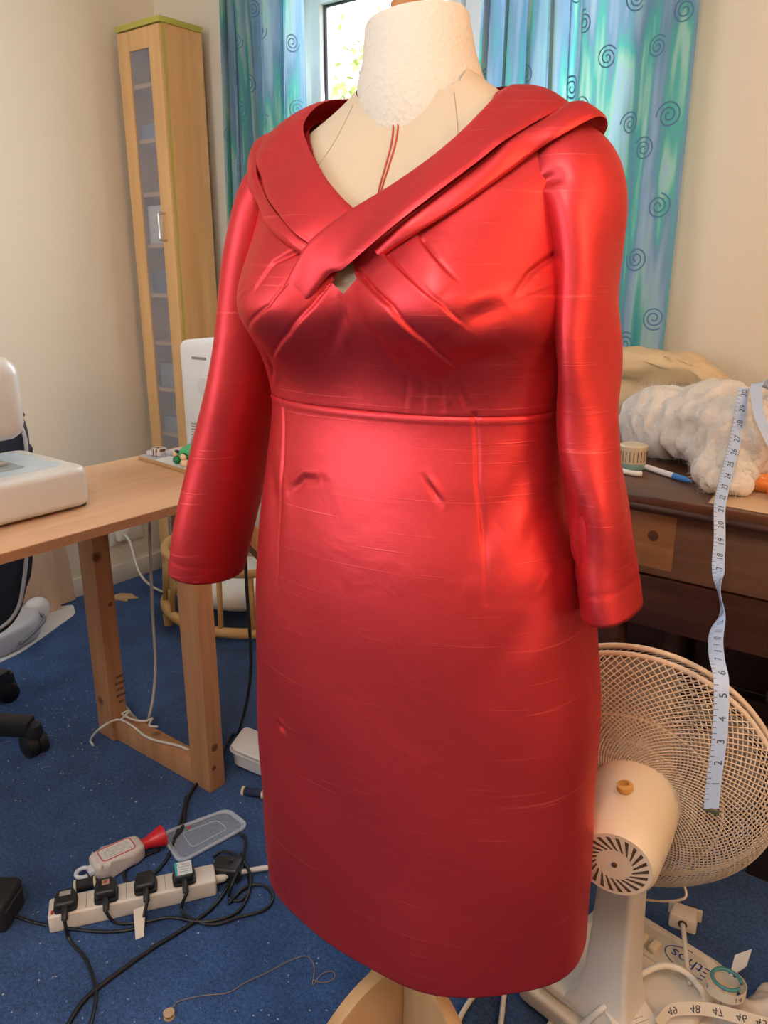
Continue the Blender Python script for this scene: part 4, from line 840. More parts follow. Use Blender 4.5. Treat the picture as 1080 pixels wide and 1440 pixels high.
# ============================================================ fan
M_FAN = plain('cream_fan_plastic', (0.66, 0.56, 0.42), .38, spec=.45); M_FANW = plain('white_fan_plastic', (.60, .55, .49), .4); M_WIRE = plain('cream_wire', (.66, .53, .40), .45); M_SLOT = plain('vent_brown', (.07, .04, .025), .8)
fan = empty('desk_fan', (-.325, 1.11, 0), 0, 'cream desk fan with wire cage standing on the carpet, facing the desk', 'fan')
FC = np.array((-.020, -.030, .462)); az, el = R(101), R(4.4)
FN = np.array((math.cos(el)*math.cos(az), math.cos(el)*math.sin(az), math.sin(el))); FU = np.cross(FN, (0, 0, 1)); FU /= np.linalg.norm(FU); FV = np.cross(FU, FN)
def fp(r, a, k): return FC+r*math.cos(a)*FU+r*math.sin(a)*FV+k*FN
RG = .205
def cage(name, kz, swirl, nw, r0):
    parts = []; rr = np.linspace(r0, RG, 22)
    prof_ = lambda r: kz*(1-smoothstep(.55, 1.0, r/RG)*0.0-(r/RG)**6*.78)
    for sw_ in swirl:
        for i in range(nw):
            a0 = 2*math.pi*i/nw; P = [fp(r, a0+sw_*(r-r0)/(RG-r0), prof_(r)+.0008*sw_) for r in rr]
            V, F = tube_data(np.array(P), .0010, 4, False); parts.append((V, F))
    for r, w_ in ((r0, .002), (.095, .0014), (.135, .0014)):
        t = np.linspace(0, 2*np.pi, 73); P = np.array([fp(r, a, prof_(r)+.0012*np.sign(kz)*-1) for a in t]); parts.append(tube_data(P, w_, 6, False))
    V, F = join(parts); return obj(name, V, F, M_WIRE, fan, True)
cage('rear_cage', -.070, (-1.25, 1.25), 104, .058); cage('front_cage', .070, (-1.1,), 104, .050)
t = np.linspace(0, 2*np.pi, 121)
V, F = join([tube_data(np.array([fp(RG, a, k) for a in t]), .0042, 8, False) for k in (-.012, .012)]); obj('rim_ring', V, F, M_WIRE, fan, True)
V, F = lathe_data([(0, .071), (.045, .071), (.052, .066), (.052, .060)], 32); V = FC+V[:, :1]*FU+V[:, 1:2]*FV+V[:, 2:]*FN; smooth(obj('centre_badge', V, F, M_FAN, fan), 40)
M_BLADE = clear('smoky_blade', (.50, .44, .38), .25, .55)
for b_i in range(4):
    G = []
    for r in np.linspace(.03, .178, 14):
        wdt = .95*math.sin(min(1, (r-.015)/.10)*math.pi/2)*(1-.25*(r/.178)**8)
        G.append([fp(r, b_i*math.pi/2+wdt*(s-.5)*1.25+.25*r/.178, .020-.040*(s-.5)*(1.1-.3*r/.178)) for s in np.linspace(0, 1, 12)])
    o_ = obj('blade', np.array(G).reshape(-1, 3), grid_faces(14, 12), M_BLADE, fan, True)
V, F = lathe_data([(.0, .045), (.028, .044), (.032, .030), (.032, -.03)], 28); V = FC+V[:, :1]*FU+V[:, 1:2]*FV+V[:, 2:]*FN; smooth(obj('blade_hub', V, F, M_FANW, fan), 40)
MSH = FU*.014
# motor housing, a tapering drum behind the cage with a slotted end
mp_ = [(.030, -.035), (.066, -.040), (.0695, -.046), (.0695, -.056), (.0665, -.060), (.063, -.13), (.059, -.170), (.055, -.200), (.049, -.208), (.0, -.208)]
V, F = lathe_data(mp_, 56); V = FC+V[:, :1]*FU+V[:, 1:2]*FV+V[:, 2:]*FN+MSH; mot = smooth(obj('motor_housing', V, F, M_FAN, fan), 38)
for k in range(22):
    a_ = 2*math.pi*k/22; tw = .35
    P_ = [fp(r_, b_, -.2086)+MSH for r_, b_ in ((.024, a_), (.024, a_+.10), (.044, a_+tw+.12), (.044, a_+tw))]; Q_ = [np.array(p)+FN*.003 for p in P_]
    obj('vent_slot', P_+Q_, [(0, 1, 2, 3), (7, 6, 5, 4), (0, 4, 5, 1), (1, 5, 6, 2), (2, 6, 7, 3), (3, 7, 4, 0)], M_SLOT, mot)
V, F = lathe_data([(.004, 0), (.004, -.0012), (.002, -.002)], 12); V = FC+V[:, :1]*FU+V[:, 1:2]*FV+(V[:, 2:]-.208)*FN+MSH; obj('screw', V, F, M_SLOT, mot, True)
kn = FC+FN*-.135+FV*.057+MSH; lathe('oscillation_knob', [(.0075, 0), (.0075, .006), (.011, .010), (.011, .016), (.006, .018), (.006, .012)], plain('amber_plastic', (.55, .30, .08), .4), fan, kn-FU*.004, FV-FU*.1, 20)
tube('cage_bracket', [fp(.19, R(-60), -.03), fp(.205, R(-62), -.045), fp(.22, R(-80), -.035), fp(.222, R(-100), -.03), fp(.19, R(-118), -.05)], .002, M_WIRE, fan, 40, 6)
# neck and base
BA = R(-9)                                         # base frame: +y = the fan's front
MB_ = place(.008, -.003, 0, BA)
PX, PY = .004, -.080
prism('neck_joint', rounded_poly([(-.028, -.022), (.028, -.022), (.028, .022), (-.028, .022)], .008), .345, .415, M_FANW, fan, .004, MB_ @ Matrix.Translation((PX, PY, 0)))
bm = bmesh.new(); lv_ = []
for z, hx, hy in ((.052, .062, .045), (.075, .046, .036), (.12, .038, .030), (.20, .034, .027), (.30, .031, .025), (.37, .030, .024)):
    pl_ = rounded_poly([(-hx, -hy), (hx, -hy), (hx, hy), (-hx, hy)], .010, 4); lv_.append([bm.verts.new((p[0]+PX, p[1]+PY, z)) for p in pl_])
for a, b in zip(lv_[:-1], lv_[1:]):
    for i in range(len(a)): bm.faces.new((a[i], a[(i+1) % len(a)], b[(i+1) % len(a)], b[i]))
bm.transform(MB_); bm_obj('neck_post', bm, M_FANW, fan, 50)
tube('clamp_screw', [tuple(MB_ @ Vector((PX, PY-.026, .365))), tuple(MB_ @ Vector((PX, PY-.055, .36)))], .006, M_FANW, fan, None, 10)
bpoly = rounded_poly([(-.135, -.145), (.135, -.145), (.135, .115), (.095, .150), (-.095, .150), (-.135, .115)], .018, 4)
base = prism('base', bpoly, .006, .036, M_FANW, fan, .006, MB_, 3)
prism('base_deck', rounded_poly([(-.118, -.125), (.118, -.125), (.118, .10), (.085, .132), (-.085, .132), (-.118, .10)], .016, 4), .034, .056, M_FANW, fan, .010, MB_, 3)
dk = prism('control_panel', rounded_poly([(-.095, .045), (.095, .045), (.095, .085), (.075, .110), (-.075, .110), (-.095, .085)], .008, 3), .055, .0585, plain('panel_grey', (.50, .47, .42), .4), fan, .001, MB_)
for i in range(4):
    x = -.070+.024*i; prism('speed_button', rounded_poly([(x-.008, .055), (x+.008, .055), (x+.008, .083), (x-.008, .083)], .007, 4), .058, .068, M_FAN, fan, .003, MB_, 2)
V, F = text_data('Ethos', .032); c_, s_ = math.cos(math.pi), math.sin(math.pi)
V2 = np.array([tuple(MB_ @ Vector((-v[0]+.060, -v[1]+.086, .0588))) for v in V]); obj('lettering', V2, F, plain('badge_blue_ink', (.012, .045, .18), .5), fan)
t = np.linspace(R(100), R(310), 30); V, F = tube_data(np.array([tuple(MB_ @ Vector((.060+.046*math.cos(a), .086+.024*math.sin(a), .0588))) for a in t]), .0009, 5, False); obj('badge_outline', V, F, bpy.data.materials['badge_blue_ink'], fan, True)
# fan's plug resting on its base, cables
pl = empty('mains_plug', (-.283, 1.262, .058), R(10), 'white three pin plug resting upside down on the edge of the fan base', 'plug')
prism('plug_body', rounded_poly([(-.024, -.018), (.024, -.018), (.020, .018), (-.020, .018)], .005), .0, .028, M_FANW, pl, .003); box('flange', (-.029, .015, .002), (.029, .020, .026), M_FANW, pl, .001)
for x in (-.013, .013): box('pin', (x-.003, .020, .010), (x+.003, .038, .016), plain('brass', (.35, .20, .08), .35, metal=.8), pl, .0006) if x < 0 else box('pin', (x-.003, .020, .010), (x+.003, .038, .016), bpy.data.materials['brass'], pl, .0006)
lathe('cord_hole', [(.008, 0), (.008, .001), (.006, .0015)], M_GASKET, pl, (0, -.018, .015), (0, -1, 0), 14)
tube('flex', [(0, -.018, .015), (.004, -.04, .022), (.012, -.075, .020), (.020, -.11, .016), (.030, -.14, .010)], .0042, M_FANW, pl, 40)
cable('power_cable', sp3((770, 1445, .006), (782, 1420, .006))+[(-.435, .985, .020), (-.405, .985, .024)], .0042, M_CWHITE, 'white cable leaving the near side of the fan base')
cable('power_cable', sp3((815, 1445, .03), (850, 1415, .08), (890, 1378, .09), (930, 1358, .095), (962, 1366, .09), (985, 1390, .07), (992, 1415, .04)), .0055, M_CWHITE, 'thick white cable looping over the fan base')
for q, lb in ((((640, 1450, .006), (650, 1425, .006), (668, 1398, .006), (690, 1375, .006), (715, 1350, .006)), 'white cable under the dress hem nearer the stand'), (((703, 1450, .006), (706, 1425, .006), (710, 1395, .006), (722, 1365, .006), (745, 1340, .006)), 'white cable under the dress hem nearer the fan')): cable('power_cable', sp3(*q), .0045, M_CWHITE, lb)
tag(prism('leaflet', [(-.036, -.028), (.036, -.028), (.036, .028), (-.036, .028)], 0, .0012, plain('cream_leaflet', (.62, .56, .50), .7), None, 0, Matrix.Translation(tuple(spot(884, 1424, .072))) @ Matrix.Rotation(R(58), 4, 'Z') @ Matrix.Rotation(R(10), 4, 'X')), 'small cream leaflet with fine print leaning on the fan base', 'leaflet')
lf = bpy.data.objects['leaflet']; pr_ = []
for i in range(4): pr_.append((np.array([(-.024, -.020+.007*i, .0014), (.024-.006*i % .02, -.020+.007*i, .0014), (.024-.006*i % .02, -.0188+.007*i, .0014), (-.024, -.0188+.007*i, .0014)]), [(0, 1, 2, 3)]))
Ml = Matrix.Translation(tuple(spot(884, 1424, .072))) @ Matrix.Rotation(R(58), 4, 'Z') @ Matrix.Rotation(R(10), 4, 'X'); V, F = join(pr_); obj('fine_print', [tuple(Ml @ Vector(v)) for v in V], F, plain('print_grey', (.30, .26, .24), .7), lf)

# ============================================================ measuring tapes
M_TAPE = plain('pale_blue_tape', (.42, .57, .84), .45); M_TNUM = plain('tape_ink', (.02, .03, .05), .5)
def tape(name, P, W, width, nums, label, n=260, mat=M_TAPE, tsz=.0150, up=1, rotate=True, tick=True):
    C_ = catmull(P, n); Wd = catmull(W, n); T = np.gradient(C_, axis=0); T /= np.linalg.norm(T, axis=1)[:, None]
    Wd = Wd-T*(Wd*T).sum(1)[:, None]; Wd /= np.linalg.norm(Wd, axis=1)[:, None]; Nn = np.cross(T, Wd)
    s = np.concatenate([[0], np.cumsum(np.linalg.norm(np.diff(C_, axis=0), axis=1))])
    def at(sv, wv, h):
        f = lambda A: np.stack([np.interp(sv, s, A[:, j]) for j in range(3)], -1); return f(C_)+f(Wd)*np.asarray(wv)[..., None]+f(Nn)*h
    root = empty(name, tuple(C_[-1]), 0, label, 'tape measure'); o0 = C_[-1]; th = .00035
    A = [at(s, np.full(n, q*width/2), h) for q, h in ((-1, th), (1, th), (1, -th), (-1, -th))]; V = np.stack(A, 1).reshape(-1, 3)-o0
    F = [(i*4+j, i*4+(j+1) % 4, (i+1)*4+(j+1) % 4, (i+1)*4+j) for i in range(n-1) for j in range(4)]+[(0, 1, 2, 3), ((n-1)*4+3, (n-1)*4+2, (n-1)*4+1, (n-1)*4)]
    obj('ribbon', V, F, mat, root); parts = []
    for (sv, tx) in nums:
        v, f = text_data(tx, tsz)
        for h in (th+.0003,):
            if rotate: q = at(sv*s[-1]-up*v[:, 0], -v[:, 1]*up+width*.12, h*1)
            else: q = at(sv*s[-1]-up*v[:, 0], v[:, 1]*up, h)
            parts.append((q-o0, f))
    if tick:
        for sv in np.arange(.01, .99, 1/118.):
            L = .36 if int(round(sv*118)) % 4 else .5
            q = at(np.array([sv*s[-1]-.0004, sv*s[-1]+.0004, sv*s[-1]+.0004, sv*s[-1]-.0004]), np.array([-width*.5, -width*.5, -width*(.5-L*.6), -width*(.5-L*.6)]), th+.0003); parts.append((q-o0, [(0, 1, 2, 3)]))
    V, F = join(parts); obj('printed_numerals', V, F, M_TNUM, root); return root, C_
def onY(px, py, Y):
    d = spot(px, py, 0)-np.array((0, 0, CAM_H)) if py > 390 else -(spot(px, py, 3)-np.array((0, 0, CAM_H)))*-1
    return np.array((0, 0, CAM_H))+d*(Y/d[1])
TP = [onY(*q) for q in ((1046, 545, 1.655), (1041, 580, 1.63), (1034, 620, 1.60), (1024, 660, 1.545), (1016, 692, 1.49), (1012, 715, 1.448), (1012, 760, 1.415), (1010, 795, 1.375), (1012, 830, 1.32), (1014, 862, 1.26), (1007, 895, 1.17), (1008, 925, 1.075), (1014, 955, 1.035), (1014, 1000, 1.020), (1011, 1045, 1.012), (1005, 1090, 1.008), (1000, 1137, 1.006))]
cr_ = np.array((math.cos(YAW), math.sin(YAW), 0)); ed = np.array((.27, -.90, .34))
TW = [cr_, cr_, cr_, cr_, cr_, cr_, cr_, cr_*.8+ed*.3, cr_*.08+ed, cr_*.12+ed, cr_*.7+ed*.3, cr_, cr_, cr_, cr_, cr_, cr_]
tape('tape_measure', TP, TW, .0205, [(.012+(30-k)/30.6, str(k)) for k in range(30, 0, -1)], 'pale blue tape measure trailing from the wadding over the desk edge onto the fan cage')
TP2 = [onY(*q) for q in ((1095, 640, 1.60), (1080, 612, 1.60), (1068, 585, 1.61), (1064, 560, 1.64), (1064, 542, 1.67), (1075, 538, 1.72), (1090, 545, 1.76))]
tape('tape_measure', TP2, [cr_]*5+[cr_*.7+np.array((0, 0, .6))]*2, .0205, [(.12, '17'), (.33, '18'), (.62, '30')], 'pale blue tape measure curling off the edge of the wadding', 90, tick=True)
tipc = onY(1000, 1139, 1.006)
tag(box('tape_end_clip', tuple(tipc-np.array((.011, .002, .004))), tuple(tipc+np.array((.011, .001, .003))), plain('tape_metal', (.20, .20, .12), .4, metal=.7), None, .0008), 'small metal clip at the end of the hanging tape measure', 'clip')
# bag with the coiled cream tape beside the fan base
M_TAPE2 = plain('cream_tape', (.62, .55, .45), .5)
bagp = [((-.145, 1.14, .032), .045, (1.0, 1, .7)), ((-.10, 1.19, .035), .055, (1.0, 1, .7)), ((-.165, 1.06, .03), .042, (1.0, .9, .7)), ((-.09, 1.12, .03), .05, (1.2, 1, .6)), ((-.07, 1.27, .03), .05, (1.0, 1.1, .6))]
_dz = DZ; DZ = 0.0; lumpy('plastic_bag', bagp, .006, .006, 60, plain('crumpled_white_film', (.50, .46, .42), .25, var=.25, vscale=25), 12, 'crumpled pale plastic bag on the carpet beside the fan base', 'bag'); DZ = _dz
P5 = [tuple(spot(*q)) for q in ((925, 1440, .075), (942, 1422, .085), (965, 1418, .088), (1000, 1420, .088), (1040, 1430, .088), (1085, 1442, .085))]
tape('tape_measure', P5, [(-.2, .35, .9)]*6, .020, [(.18, '49'), (.38, '48'), (.57, '47'), (.76, '46'), (.92, '45')], 'cream tape measure with large black numerals lying on the plastic bag', 90, M_TAPE2, .017, -1, False, False)
t = np.linspace(0, 2*np.pi*1.2, 14); c5 = spot(1018, 1402, .085)
tape('tape_measure', [c5+np.array((.030*math.cos(a), .024*math.sin(a), .012+.002*a)) for a in t], [(0, 0, 1.)]*14, .018, [(.2, '32'), (.5, '6'), (.75, '14')], 'coiled cream tape measure end in the plastic bag', 90, M_TAPE2, .013, -1, False, False)
t = np.linspace(.3, 2*np.pi*.95, 12); tag(tube('elastic_loop', [c5+np.array((.022*math.cos(a), .020*math.sin(a), .036)) for a in t], .003, plain('teal_cord', (.05, .20, .22), .5), None, 50), 'teal elastic loop around the coiled tape', 'elastic')
tag(prism('plastic_tag', [(0, -.006), (.035, -.012), (.062, .0), (.035, .012)], 0, .003, clear('clear_tag', (.7, .68, .66), .2, .7), None, 0, Matrix.Translation(tuple(spot(1022, 1372, .05))) @ Matrix.Rotation(R(60), 4, 'Z') @ Matrix.Rotation(R(-35), 4, 'Y')), 'pointed clear plastic tab sticking out of the bag', 'tab')

# ============================================================ floor, front left
M_STRIP = plain('cream_strip_plastic', (.70, .63, .55), .4); M_PLUG = plain('black_plug_plastic', (.018, .018, .020), .4); M_LBL = plain('label_grey', (.35, .33, .30), .6)
A_ = spot(70, 1312, 0); B_ = spot(306, 1258, 0); dS = (B_-A_)[:2]; LS = np.linalg.norm(dS); rzS = math.atan2(dS[1], dS[0]); nS = np.array((-dS[1], dS[0]))/LS
strip = empty('power_strip', (*(A_[:2]+nS*.022), 0), rzS, 'cream four gang power strip on the carpet', 'power strip')
prism('housing', rounded_poly([(0, -.026), (LS, -.026), (LS, .026), (0, .026)], .006, 3), .0, .038, M_STRIP, strip, .005, None, 3)
def sx(i): return .032+.0735*i
for i in range(4): box('socket_plate', (sx(i)-.024, -.021, .0375), (sx(i)+.024, .021, .0386), M_STRIP, strip, .0005); 
for i in range(3): box('seam_line', (sx(i)+.036, -.020, .0378), (sx(i)+.0372, .020, .0384), plain('seam_grey', (.30, .27, .24), .6) if i == 0 else bpy.data.materials['seam_grey'], strip)
box('neon_light', (.006, -.020, .0378), (.010, -.010, .0392), plain('red_neon', (.5, .02, .02), .3), strip)
e0 = (LS, 0, .018)
tube('flex', [e0, (LS+.02, .004, .018), (LS+.06, .012, .012), (LS+.11, .012, .008), (LS+.17, .004, .006), (LS+.28, -.012, .006), (LS+.40, .02, .006), (LS+.55, .10, .006), (LS+.75, .14, .006), (LS+.95, .12, .006)], .0055, M_CWHITE, strip, 90); lathe('cord_grip', [(.009, -.002), (.008, .012), (.006, .020)], M_STRIP, strip, e0, (1, 0, 0), 14)
MS = place(strip.location.x, strip.location.y, 0, rzS)
def sl(x, y, z): return tuple(MS @ Vector((x, y, z)))
def plug(i, label, w_, h_, fl, cab, lab=None, rad=.0033):
    r = empty('mains_plug', sl(sx(i), 0, .0388), rzS, label, 'plug', 'plugs in the power strip')
    pl_ = rounded_poly([(-w_*.48, -.024), (w_*.48, -.024), (w_*.5, .010), (w_*.36, .024), (-w_*.36, .024), (-w_*.5, .010)], .008, 4)
    b = prism('plug_base', pl_, 0, .007, M_PLUG, r, .002); prism('plug_body', [(p[0]*.88, p[1]*.88) for p in pl_], .007, h_, M_PLUG, r, .006, None, 3)
    if lab == 'sticker':
        box('white_label', (-w_*.36, -.019, h_), (w_*.36, .018, h_+.0007), plain('sticker_white', (.62, .66, .66), .5), r, .0003); box('teal_band', (-w_*.36, -.019, h_+.0007), (-w_*.26, .018, h_+.0011), plain('sticker_teal', (.03, .38, .36), .5), r)
        for k in range(4): box('print_line', (-w_*.18, -.012+.007*k, h_+.0007), (w_*.28, -.0105+.007*k, h_+.001), M_LBL, r)
    elif lab == 'window': box('fuse_cover', (-.006, -.002, h_), (.008, .012, h_+.0008), plain('fuse_tan', (.40, .28, .20), .5), r, .0003); box('fuse_mark', (-.003, .001, h_+.0008), (.004, .009, h_+.0013), plain('fuse_red', (.35, .08, .05), .5), r)
    elif lab: box('white_label', (-.010, .0, h_), (.010, .012, h_+.0007), M_LBL, r, .0003)
    inv = (MS @ Matrix.Translation((sx(i), 0, .0388))).inverted()
    tube('strain_relief', [(0, -.020, .010), (0, -.034, .008), (0, -.044, .002)], [.0062]*24, M_PLUG, r, 24, 10)
    tube('flex', [(0, -.036, .007), (0, -.046, .0)]+[tuple(inv @ Vector(q)) for q in cab], rad, M_CBLACK, r, 120)
    return r
plug(0, 'black plug at the left end of the power strip beside the red light', .044, .020, 0, sp3((98, 1322, .004), (118, 1345, .004), (130, 1372, .004), (135, 1400, .004), (130, 1430, .004), (122, 1460, .004)), 'label')
plug(1, 'black square plug with small tan window, second from the left in the power strip', .046, .026, 0, sp3((165, 1298, .012), (205, 1296, .006), (240, 1290, .006), (285, 1296, .006), (330, 1285, .005), (350, 1255, .005), (348, 1225, .005), (340, 1200, .005)), 'window')
plug(2, 'plain black plug, third from the left in the power strip', .045, .022, 0, sp3((195, 1302, .006), (160, 1310, .005), (115, 1308, .005), (60, 1300, .005), (20, 1288, .01), (-10, 1280, .02)))
plug(3, 'black plug with white and teal label at the right of the power strip', .046, .024, 0, sp3((255, 1278, .01), (268, 1292, .005), (300, 1300, .005), (335, 1290, .005), (370, 1280, .005), (384, 1262, .005), (370, 1245, .005), (345, 1248, .005), (322, 1270, .005)), 'sticker')
pt_ = prism('paper_tag', [(-.011, 0), (.011, .004), (.009, -.050), (-.006, -.054)], 0, .0008, plain('cream_tag', (.66, .58, .50), .7), None, 0, Matrix.Translation(tuple(spot(196, 1278, .028))) @ Matrix.Rotation(rzS-.1, 4, 'Z') @ Matrix.Rotation(R(32), 4, 'X')); tag(pt_, 'cream paper tag hanging from the third plug of the power strip', 'tag')
cable('power_cable', sp3((90, 1450, .004), (120, 1405, .004), (170, 1365, .004), (220, 1330, .004), (265, 1302, .004), (300, 1275, .004), (322, 1245, .004), (340, 1215, .01)), .0042, M_CBLACK, 'black cable running diagonally across the carpet below the power strip')
cable('power_cable', sp3((262, 1120, .004), (258, 1140, .004), (246, 1180, .004), (232, 1212, .004), (205, 1238, .004), (180, 1240, .004), (176, 1225, .004), (195, 1208, .004), (225, 1195, .004)), .0036, M_CBLACK, 'black cable looping between the bottle and the plastic lid')
adp = empty('power_adapter', tuple(spot(322, 1232, 0)), R(30), 'black power adapter among cables right of the power strip', 'adapter'); rbox('body', -.03, .028, -.022, .022, 0, .034, .008, .006, M_PLUG, adp); box('rating_label', (.0285, -.012, .010), (.0288, .012, .026), plain('adapter_label', (.10, .20, .22), .5), adp)
lathe('knob', [(.006, .034), (.006, .040), (.003, .041)], M_PLUG, adp, (.005, .004, 0), (0, 0, 1), 12)
cable('power_cable', sp3((300, 1205, .02), (312, 1198, .02), (330, 1202, .03), (348, 1220, .02), (352, 1245, .006), (340, 1265, .005), (322, 1262, .005), (330, 1235, .04), (342, 1205, .02), (345, 1180, .006), (336, 1172, .006)), .0036, M_CBLACK, 'black cable coiled over the power adapter', 120)
# bottle with red cap and hanging hook
bo = empty('plastic_bottle', tuple(spot(165, 1212, 0)), 0, 'white translucent plastic bottle with flared red cap lying on the carpet', 'bottle')
p0 = spot(130, 1222, .02); p1 = spot(200, 1190, .02); bd = (p1-p0); bo.rotation_euler = (0, 0, math.atan2(bd[1], bd[0])); LB = float(np.linalg.norm(bd[:2]))
bo.location = (float((p0+p1)[0]/2), float((p0+p1)[1]/2), 0); M_BOT = plain('milky_plastic', (.62, .56, .52), .35); M_CAPR = plain('red_cap_plastic', (.62, .02, .03), .35)
prism('bottle_body', rounded_poly([(-LB/2, -.024), (-LB/2+.02, -.030), (LB/2-.02, -.030), (LB/2, -.020), (LB/2, .020), (LB/2-.02, .030), (-LB/2+.02, .030), (-LB/2, .024)], .016, 5), .002, .040, M_BOT, bo, .012, None, 4)
lathe('red_cap', [(.0, 0), (.012, 0), (.012, .014), (.015, .022), (.022, .044), (.023, .050), (.018, .052), (.0, .052)], M_CAPR, bo, (LB/2-.002, 0, .0235), (1, 0, 0), 28)
lp = rounded_poly([(-.036, -.020), (.034, -.020), (.034, .020), (-.036, .020)], .010, 5); lb_ = prism('bottle_label', lp, .0400, .0404, plain('bottle_label_white', (.68, .66, .63), .5), bo)
q_ = np.concatenate([lp, lp[:1]]); V, F = tube_data(np.stack([q_[:, 0], q_[:, 1], np.full(len(q_), .0406)], 1), .0011, 5, False); obj('red_border', V, F, M_CAPR, lb_, True)
pr_ = []
for k in range(6):
    for m_ in range(7):
        if (k*7+m_) % 5: pr_.append((np.array([(-.028+.008*m_, -.014+.005*k, .0407), (-.0215+.008*m_, -.014+.005*k, .0407), (-.0215+.008*m_, -.0125+.005*k, .0407), (-.028+.008*m_, -.0125+.005*k, .0407)]), [(0, 1, 2, 3)]))
V, F = join(pr_); obj('label_print', V, F, M_LBL, lb_)
t = np.linspace(R(20), R(285), 20); V, F = tube_data(np.array([(-LB/2-.018+.014*math.cos(a), .004+.014*math.sin(a), .018) for a in t]), .0042, 8); V = V.copy(); obj('hook', V, F, clear('milky_hook', (.8, .84, .9), .3, .75), bo, True)
box('hook_neck', (-LB/2-.010, -.012, .012), (-LB/2+.008, .012, .024), bpy.data.materials['milky_hook'], bo, .004)
# clear lid
c4 = [spot(x, y, .008)[:2] for x, y in ((226, 1172), (253, 1212), (349, 1160), (320, 1137))]; cl = sum(c4)/4
M_LID = clear('clear_lid_plastic', (.72, .76, .84), .22, .18); M_LIDR = clear('clear_lid_rim', (.72, .78, .90), .25, .42)
lid = empty('container_lid', (*cl, 0), 0, 'clear plastic takeaway container lid lying on the carpet', 'lid'); q4 = [tuple(c-cl) for c in c4]
prism('lid_plate', rounded_poly(q4, .022, 6), .004, .0055, M_LID, lid)
rr_ = rounded_poly(q4, .022, 6); q_ = np.concatenate([rr_, rr_[:1]])
for k_, z_, r_ in ((1.0, .006, .0042), (.93, .0062, .0016), (.52, .0062, .0011)): V, F = tube_data(np.stack([q_[:, 0]*k_, q_[:, 1]*k_, np.full(len(q_), z_)], 1), r_, 6, False); obj('lid_rim' if k_ == 1 else 'raised_ridge', V, F, M_LIDR, lid, True)
tag(ball('bead', (*(spot(266, 1168, 0)[:2]), .0085), .003, M_CAPR, None), 'tiny red bead on the clear plastic lid', 'bead')
# thread spools
def spool(name, a, b, r, mat, label):
    a = np.array(a); b = np.array(b); d = b-a; L = float(np.linalg.norm(d)); o = empty(name, tuple((a+b)/2*np.array([1, 1, 0])), 0, label, 'thread spool', 'thread spools on the carpet'); a2 = a-(a+b)/2*np.array([1, 1, 0])
    lathe('thread', [(r*.85, L*.10), (r*.92, L*.14), (r*.92, L*.86), (r*.85, L*.90)], mat, o, a2, d, 22); M_R = bpy.data.materials.get('spool_cream') or plain('spool_cream', (.66, .55, .36), .45)
    lathe('spool_end', [(r, 0), (r, L*.10), (r*.4, L*.12)], M_R, o, a2, d, 22); lathe('spool_end', [(r*.4, L*.88), (r, L*.90), (r, L), (r*.3, L)], M_R, o, a2, d, 22)
spool('thread_spool', spot(104, 1247, .013), spot(135, 1240, .013), .012, plain('black_thread', (.012, .012, .015), .7, bump=.5, bscale=900), 'black thread spool with cream ends beside the power strip')
spool('thread_spool', spot(341, 1112, .011), spot(372, 1117, .011), .011, plain('navy_thread', (.012, .018, .07), .7, bump=.5, bscale=900), 'navy blue thread spool with cream ends beside the dress hem')
bb = spot(238, 1430, 0); bob = empty('bobbin', tuple(bb), 0, 'tiny bobbin with brown thread near the bottom edge of the photo', 'bobbin'); lathe('bobbin_body', [(.0095, 0), (.0095, .0015), (.004, .002), (.004, .008), (.0095, .0085), (.0095, .010), (.002, .010)], clear('bobbin_clear', (.55, .40, .25), .2, .75), bob, (0, 0, 0), (0, 0, 1), 20); lathe('wound_thread', [(.0065, .002), (.0068, .008)], plain('brown_thread', (.22, .11, .05), .8), bob, (0, 0, 0), (0, 0, 1), 18)
tag(tube('loose_thread', sp3((242, 1418, .003), (252, 1408, .002), (285, 1400, .002), (320, 1396, .002), (345, 1382, .002), (375, 1368, .002), (410, 1350, .002), (432, 1345, .002), (442, 1360, .002), (440, 1385, .002), (452, 1370, .003), (468, 1366, .002), (470, 1376, .002), (455, 1382, .002), (440, 1378, .002)), .0009, plain('brown_loose_thread', (.25, .18, .12), .8), None, 160, 5), 'long loose brown thread trailing from the bobbin on the carpet', 'thread')
# white food tub by the table leg
ct = empty('plastic_tub', tuple(spot(356, 1078, 0)), R(25), 'white plastic tub lying by the front table leg', 'tub'); M_TUB = plain('white_tub_plastic', (.66, .66, .68), .35)
bm = bmesh.new(); lv_ = []
for z, h_ in ((.0, .040), (.003, .046), (.040, .056), (.043, .064), (.047, .064), (.047, .056)):
    pl_ = rounded_poly([(-h_, -h_*.8), (h_, -h_*.8), (h_, h_*.8), (-h_, h_*.8)], .02, 5); lv_.append([bm.verts.new((p[0], p[1], z)) for p in pl_])
for a, b in zip(lv_[:-1], lv_[1:]):
    for i in range(len(a)): bm.faces.new((a[i], a[(i+1) % len(a)], b[(i+1) % len(a)], b[i]))
bm.faces.new(lv_[0][::-1]); bm.transform(Matrix.Rotation(R(18), 4, 'Y') @ Matrix.Translation((0, 0, .012))); bm_obj('tub_body', bm, M_TUB, ct, 40)
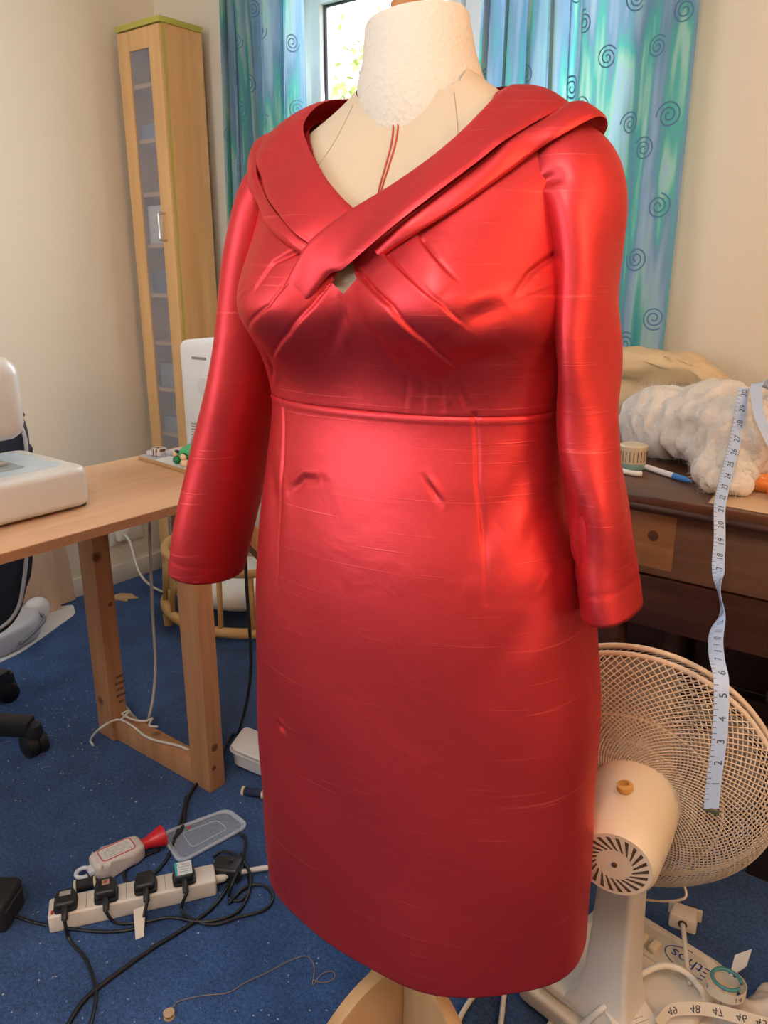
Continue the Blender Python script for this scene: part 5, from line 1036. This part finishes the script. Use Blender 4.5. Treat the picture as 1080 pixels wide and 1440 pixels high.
prism('tub_lid', rounded_poly([(-.062, -.05), (.062, -.05), (.062, .05), (-.062, .05)], .02, 5), .0, .005, M_TUB, ct, .002, Matrix.Rotation(R(18), 4, 'Y') @ Matrix.Translation((0, 0, .062)))
# black bag at the left edge
bk = empty('black_bag', tuple(spot(-8, 1290, 0)), R(35), 'black fabric pouch at the left edge of the photo', 'bag'); rbox('pouch', -.05, .045, -.04, .04, 0, .065, .012, .014, plain('black_nylon', (.012, .012, .014), .6, bump=.5, bscale=120), bk); tube('zip', [(.046, -.035, .045), (.047, 0, .047), (.046, .035, .045)], .002, M_GASKET, bk)
# lint and thread crumbs on the carpet
rg = np.random.default_rng(21); pools = {'pale': [], 'thread': []}
for k in range(360):
    if k < 190: px, py = rg.uniform(0, 290), rg.uniform(925, 1110)
    else: px, py = rg.uniform(0, 480), rg.uniform(1110, 1440)
    if k % 3 == 0: px, py = 75+65*rg.normal(), 1010+38*rg.normal()
    c = spot(px, py, 0)
    if -1.76 < c[0] < -1.29 and 1.01 < c[1] < 1.1: continue
    r = rg.uniform(.0008, .0032); a = rg.uniform(0, 6.28)
    if k % 9: 
        d1 = np.array((math.cos(a), math.sin(a), .2))*r; d2 = np.array((-math.sin(a), math.cos(a), .1))*r*rg.uniform(.4, .9); u = np.array((0, 0, r*.7)); b = c+np.array((0, 0, .001))
        pools['pale'].append((np.array([b-d1, b+d2, b+d1, b-d2, b+u]), [(0, 1, 4), (1, 2, 4), (2, 3, 4), (3, 0, 4), (3, 2, 1, 0)]))
    else:
        L = rg.uniform(.006, .028); P = [c+np.array((math.cos(a)*L*s_+.004*math.sin(s_*7+k), math.sin(a)*L*s_+.004*math.cos(s_*5+k), .0016)) for s_ in np.linspace(-.5, .5, 9)]; pools['thread'].append(tube_data(np.array(P), .0006, 4))
V, F = join(pools['pale']); tag(obj('lint', V, F, plain('lint_pale', (.36, .40, .44), .9, var=.5, vscale=60)), 'pale lint crumbs scattered over the blue carpet', 'lint', kind='stuff')
V, F = join(pools['thread']); tag(obj('thread_ends', V, F, plain('thread_mix', (.34, .24, .24), .9, var=.7, vscale=9)), 'short loose thread ends scattered over the blue carpet', 'thread', kind='stuff')
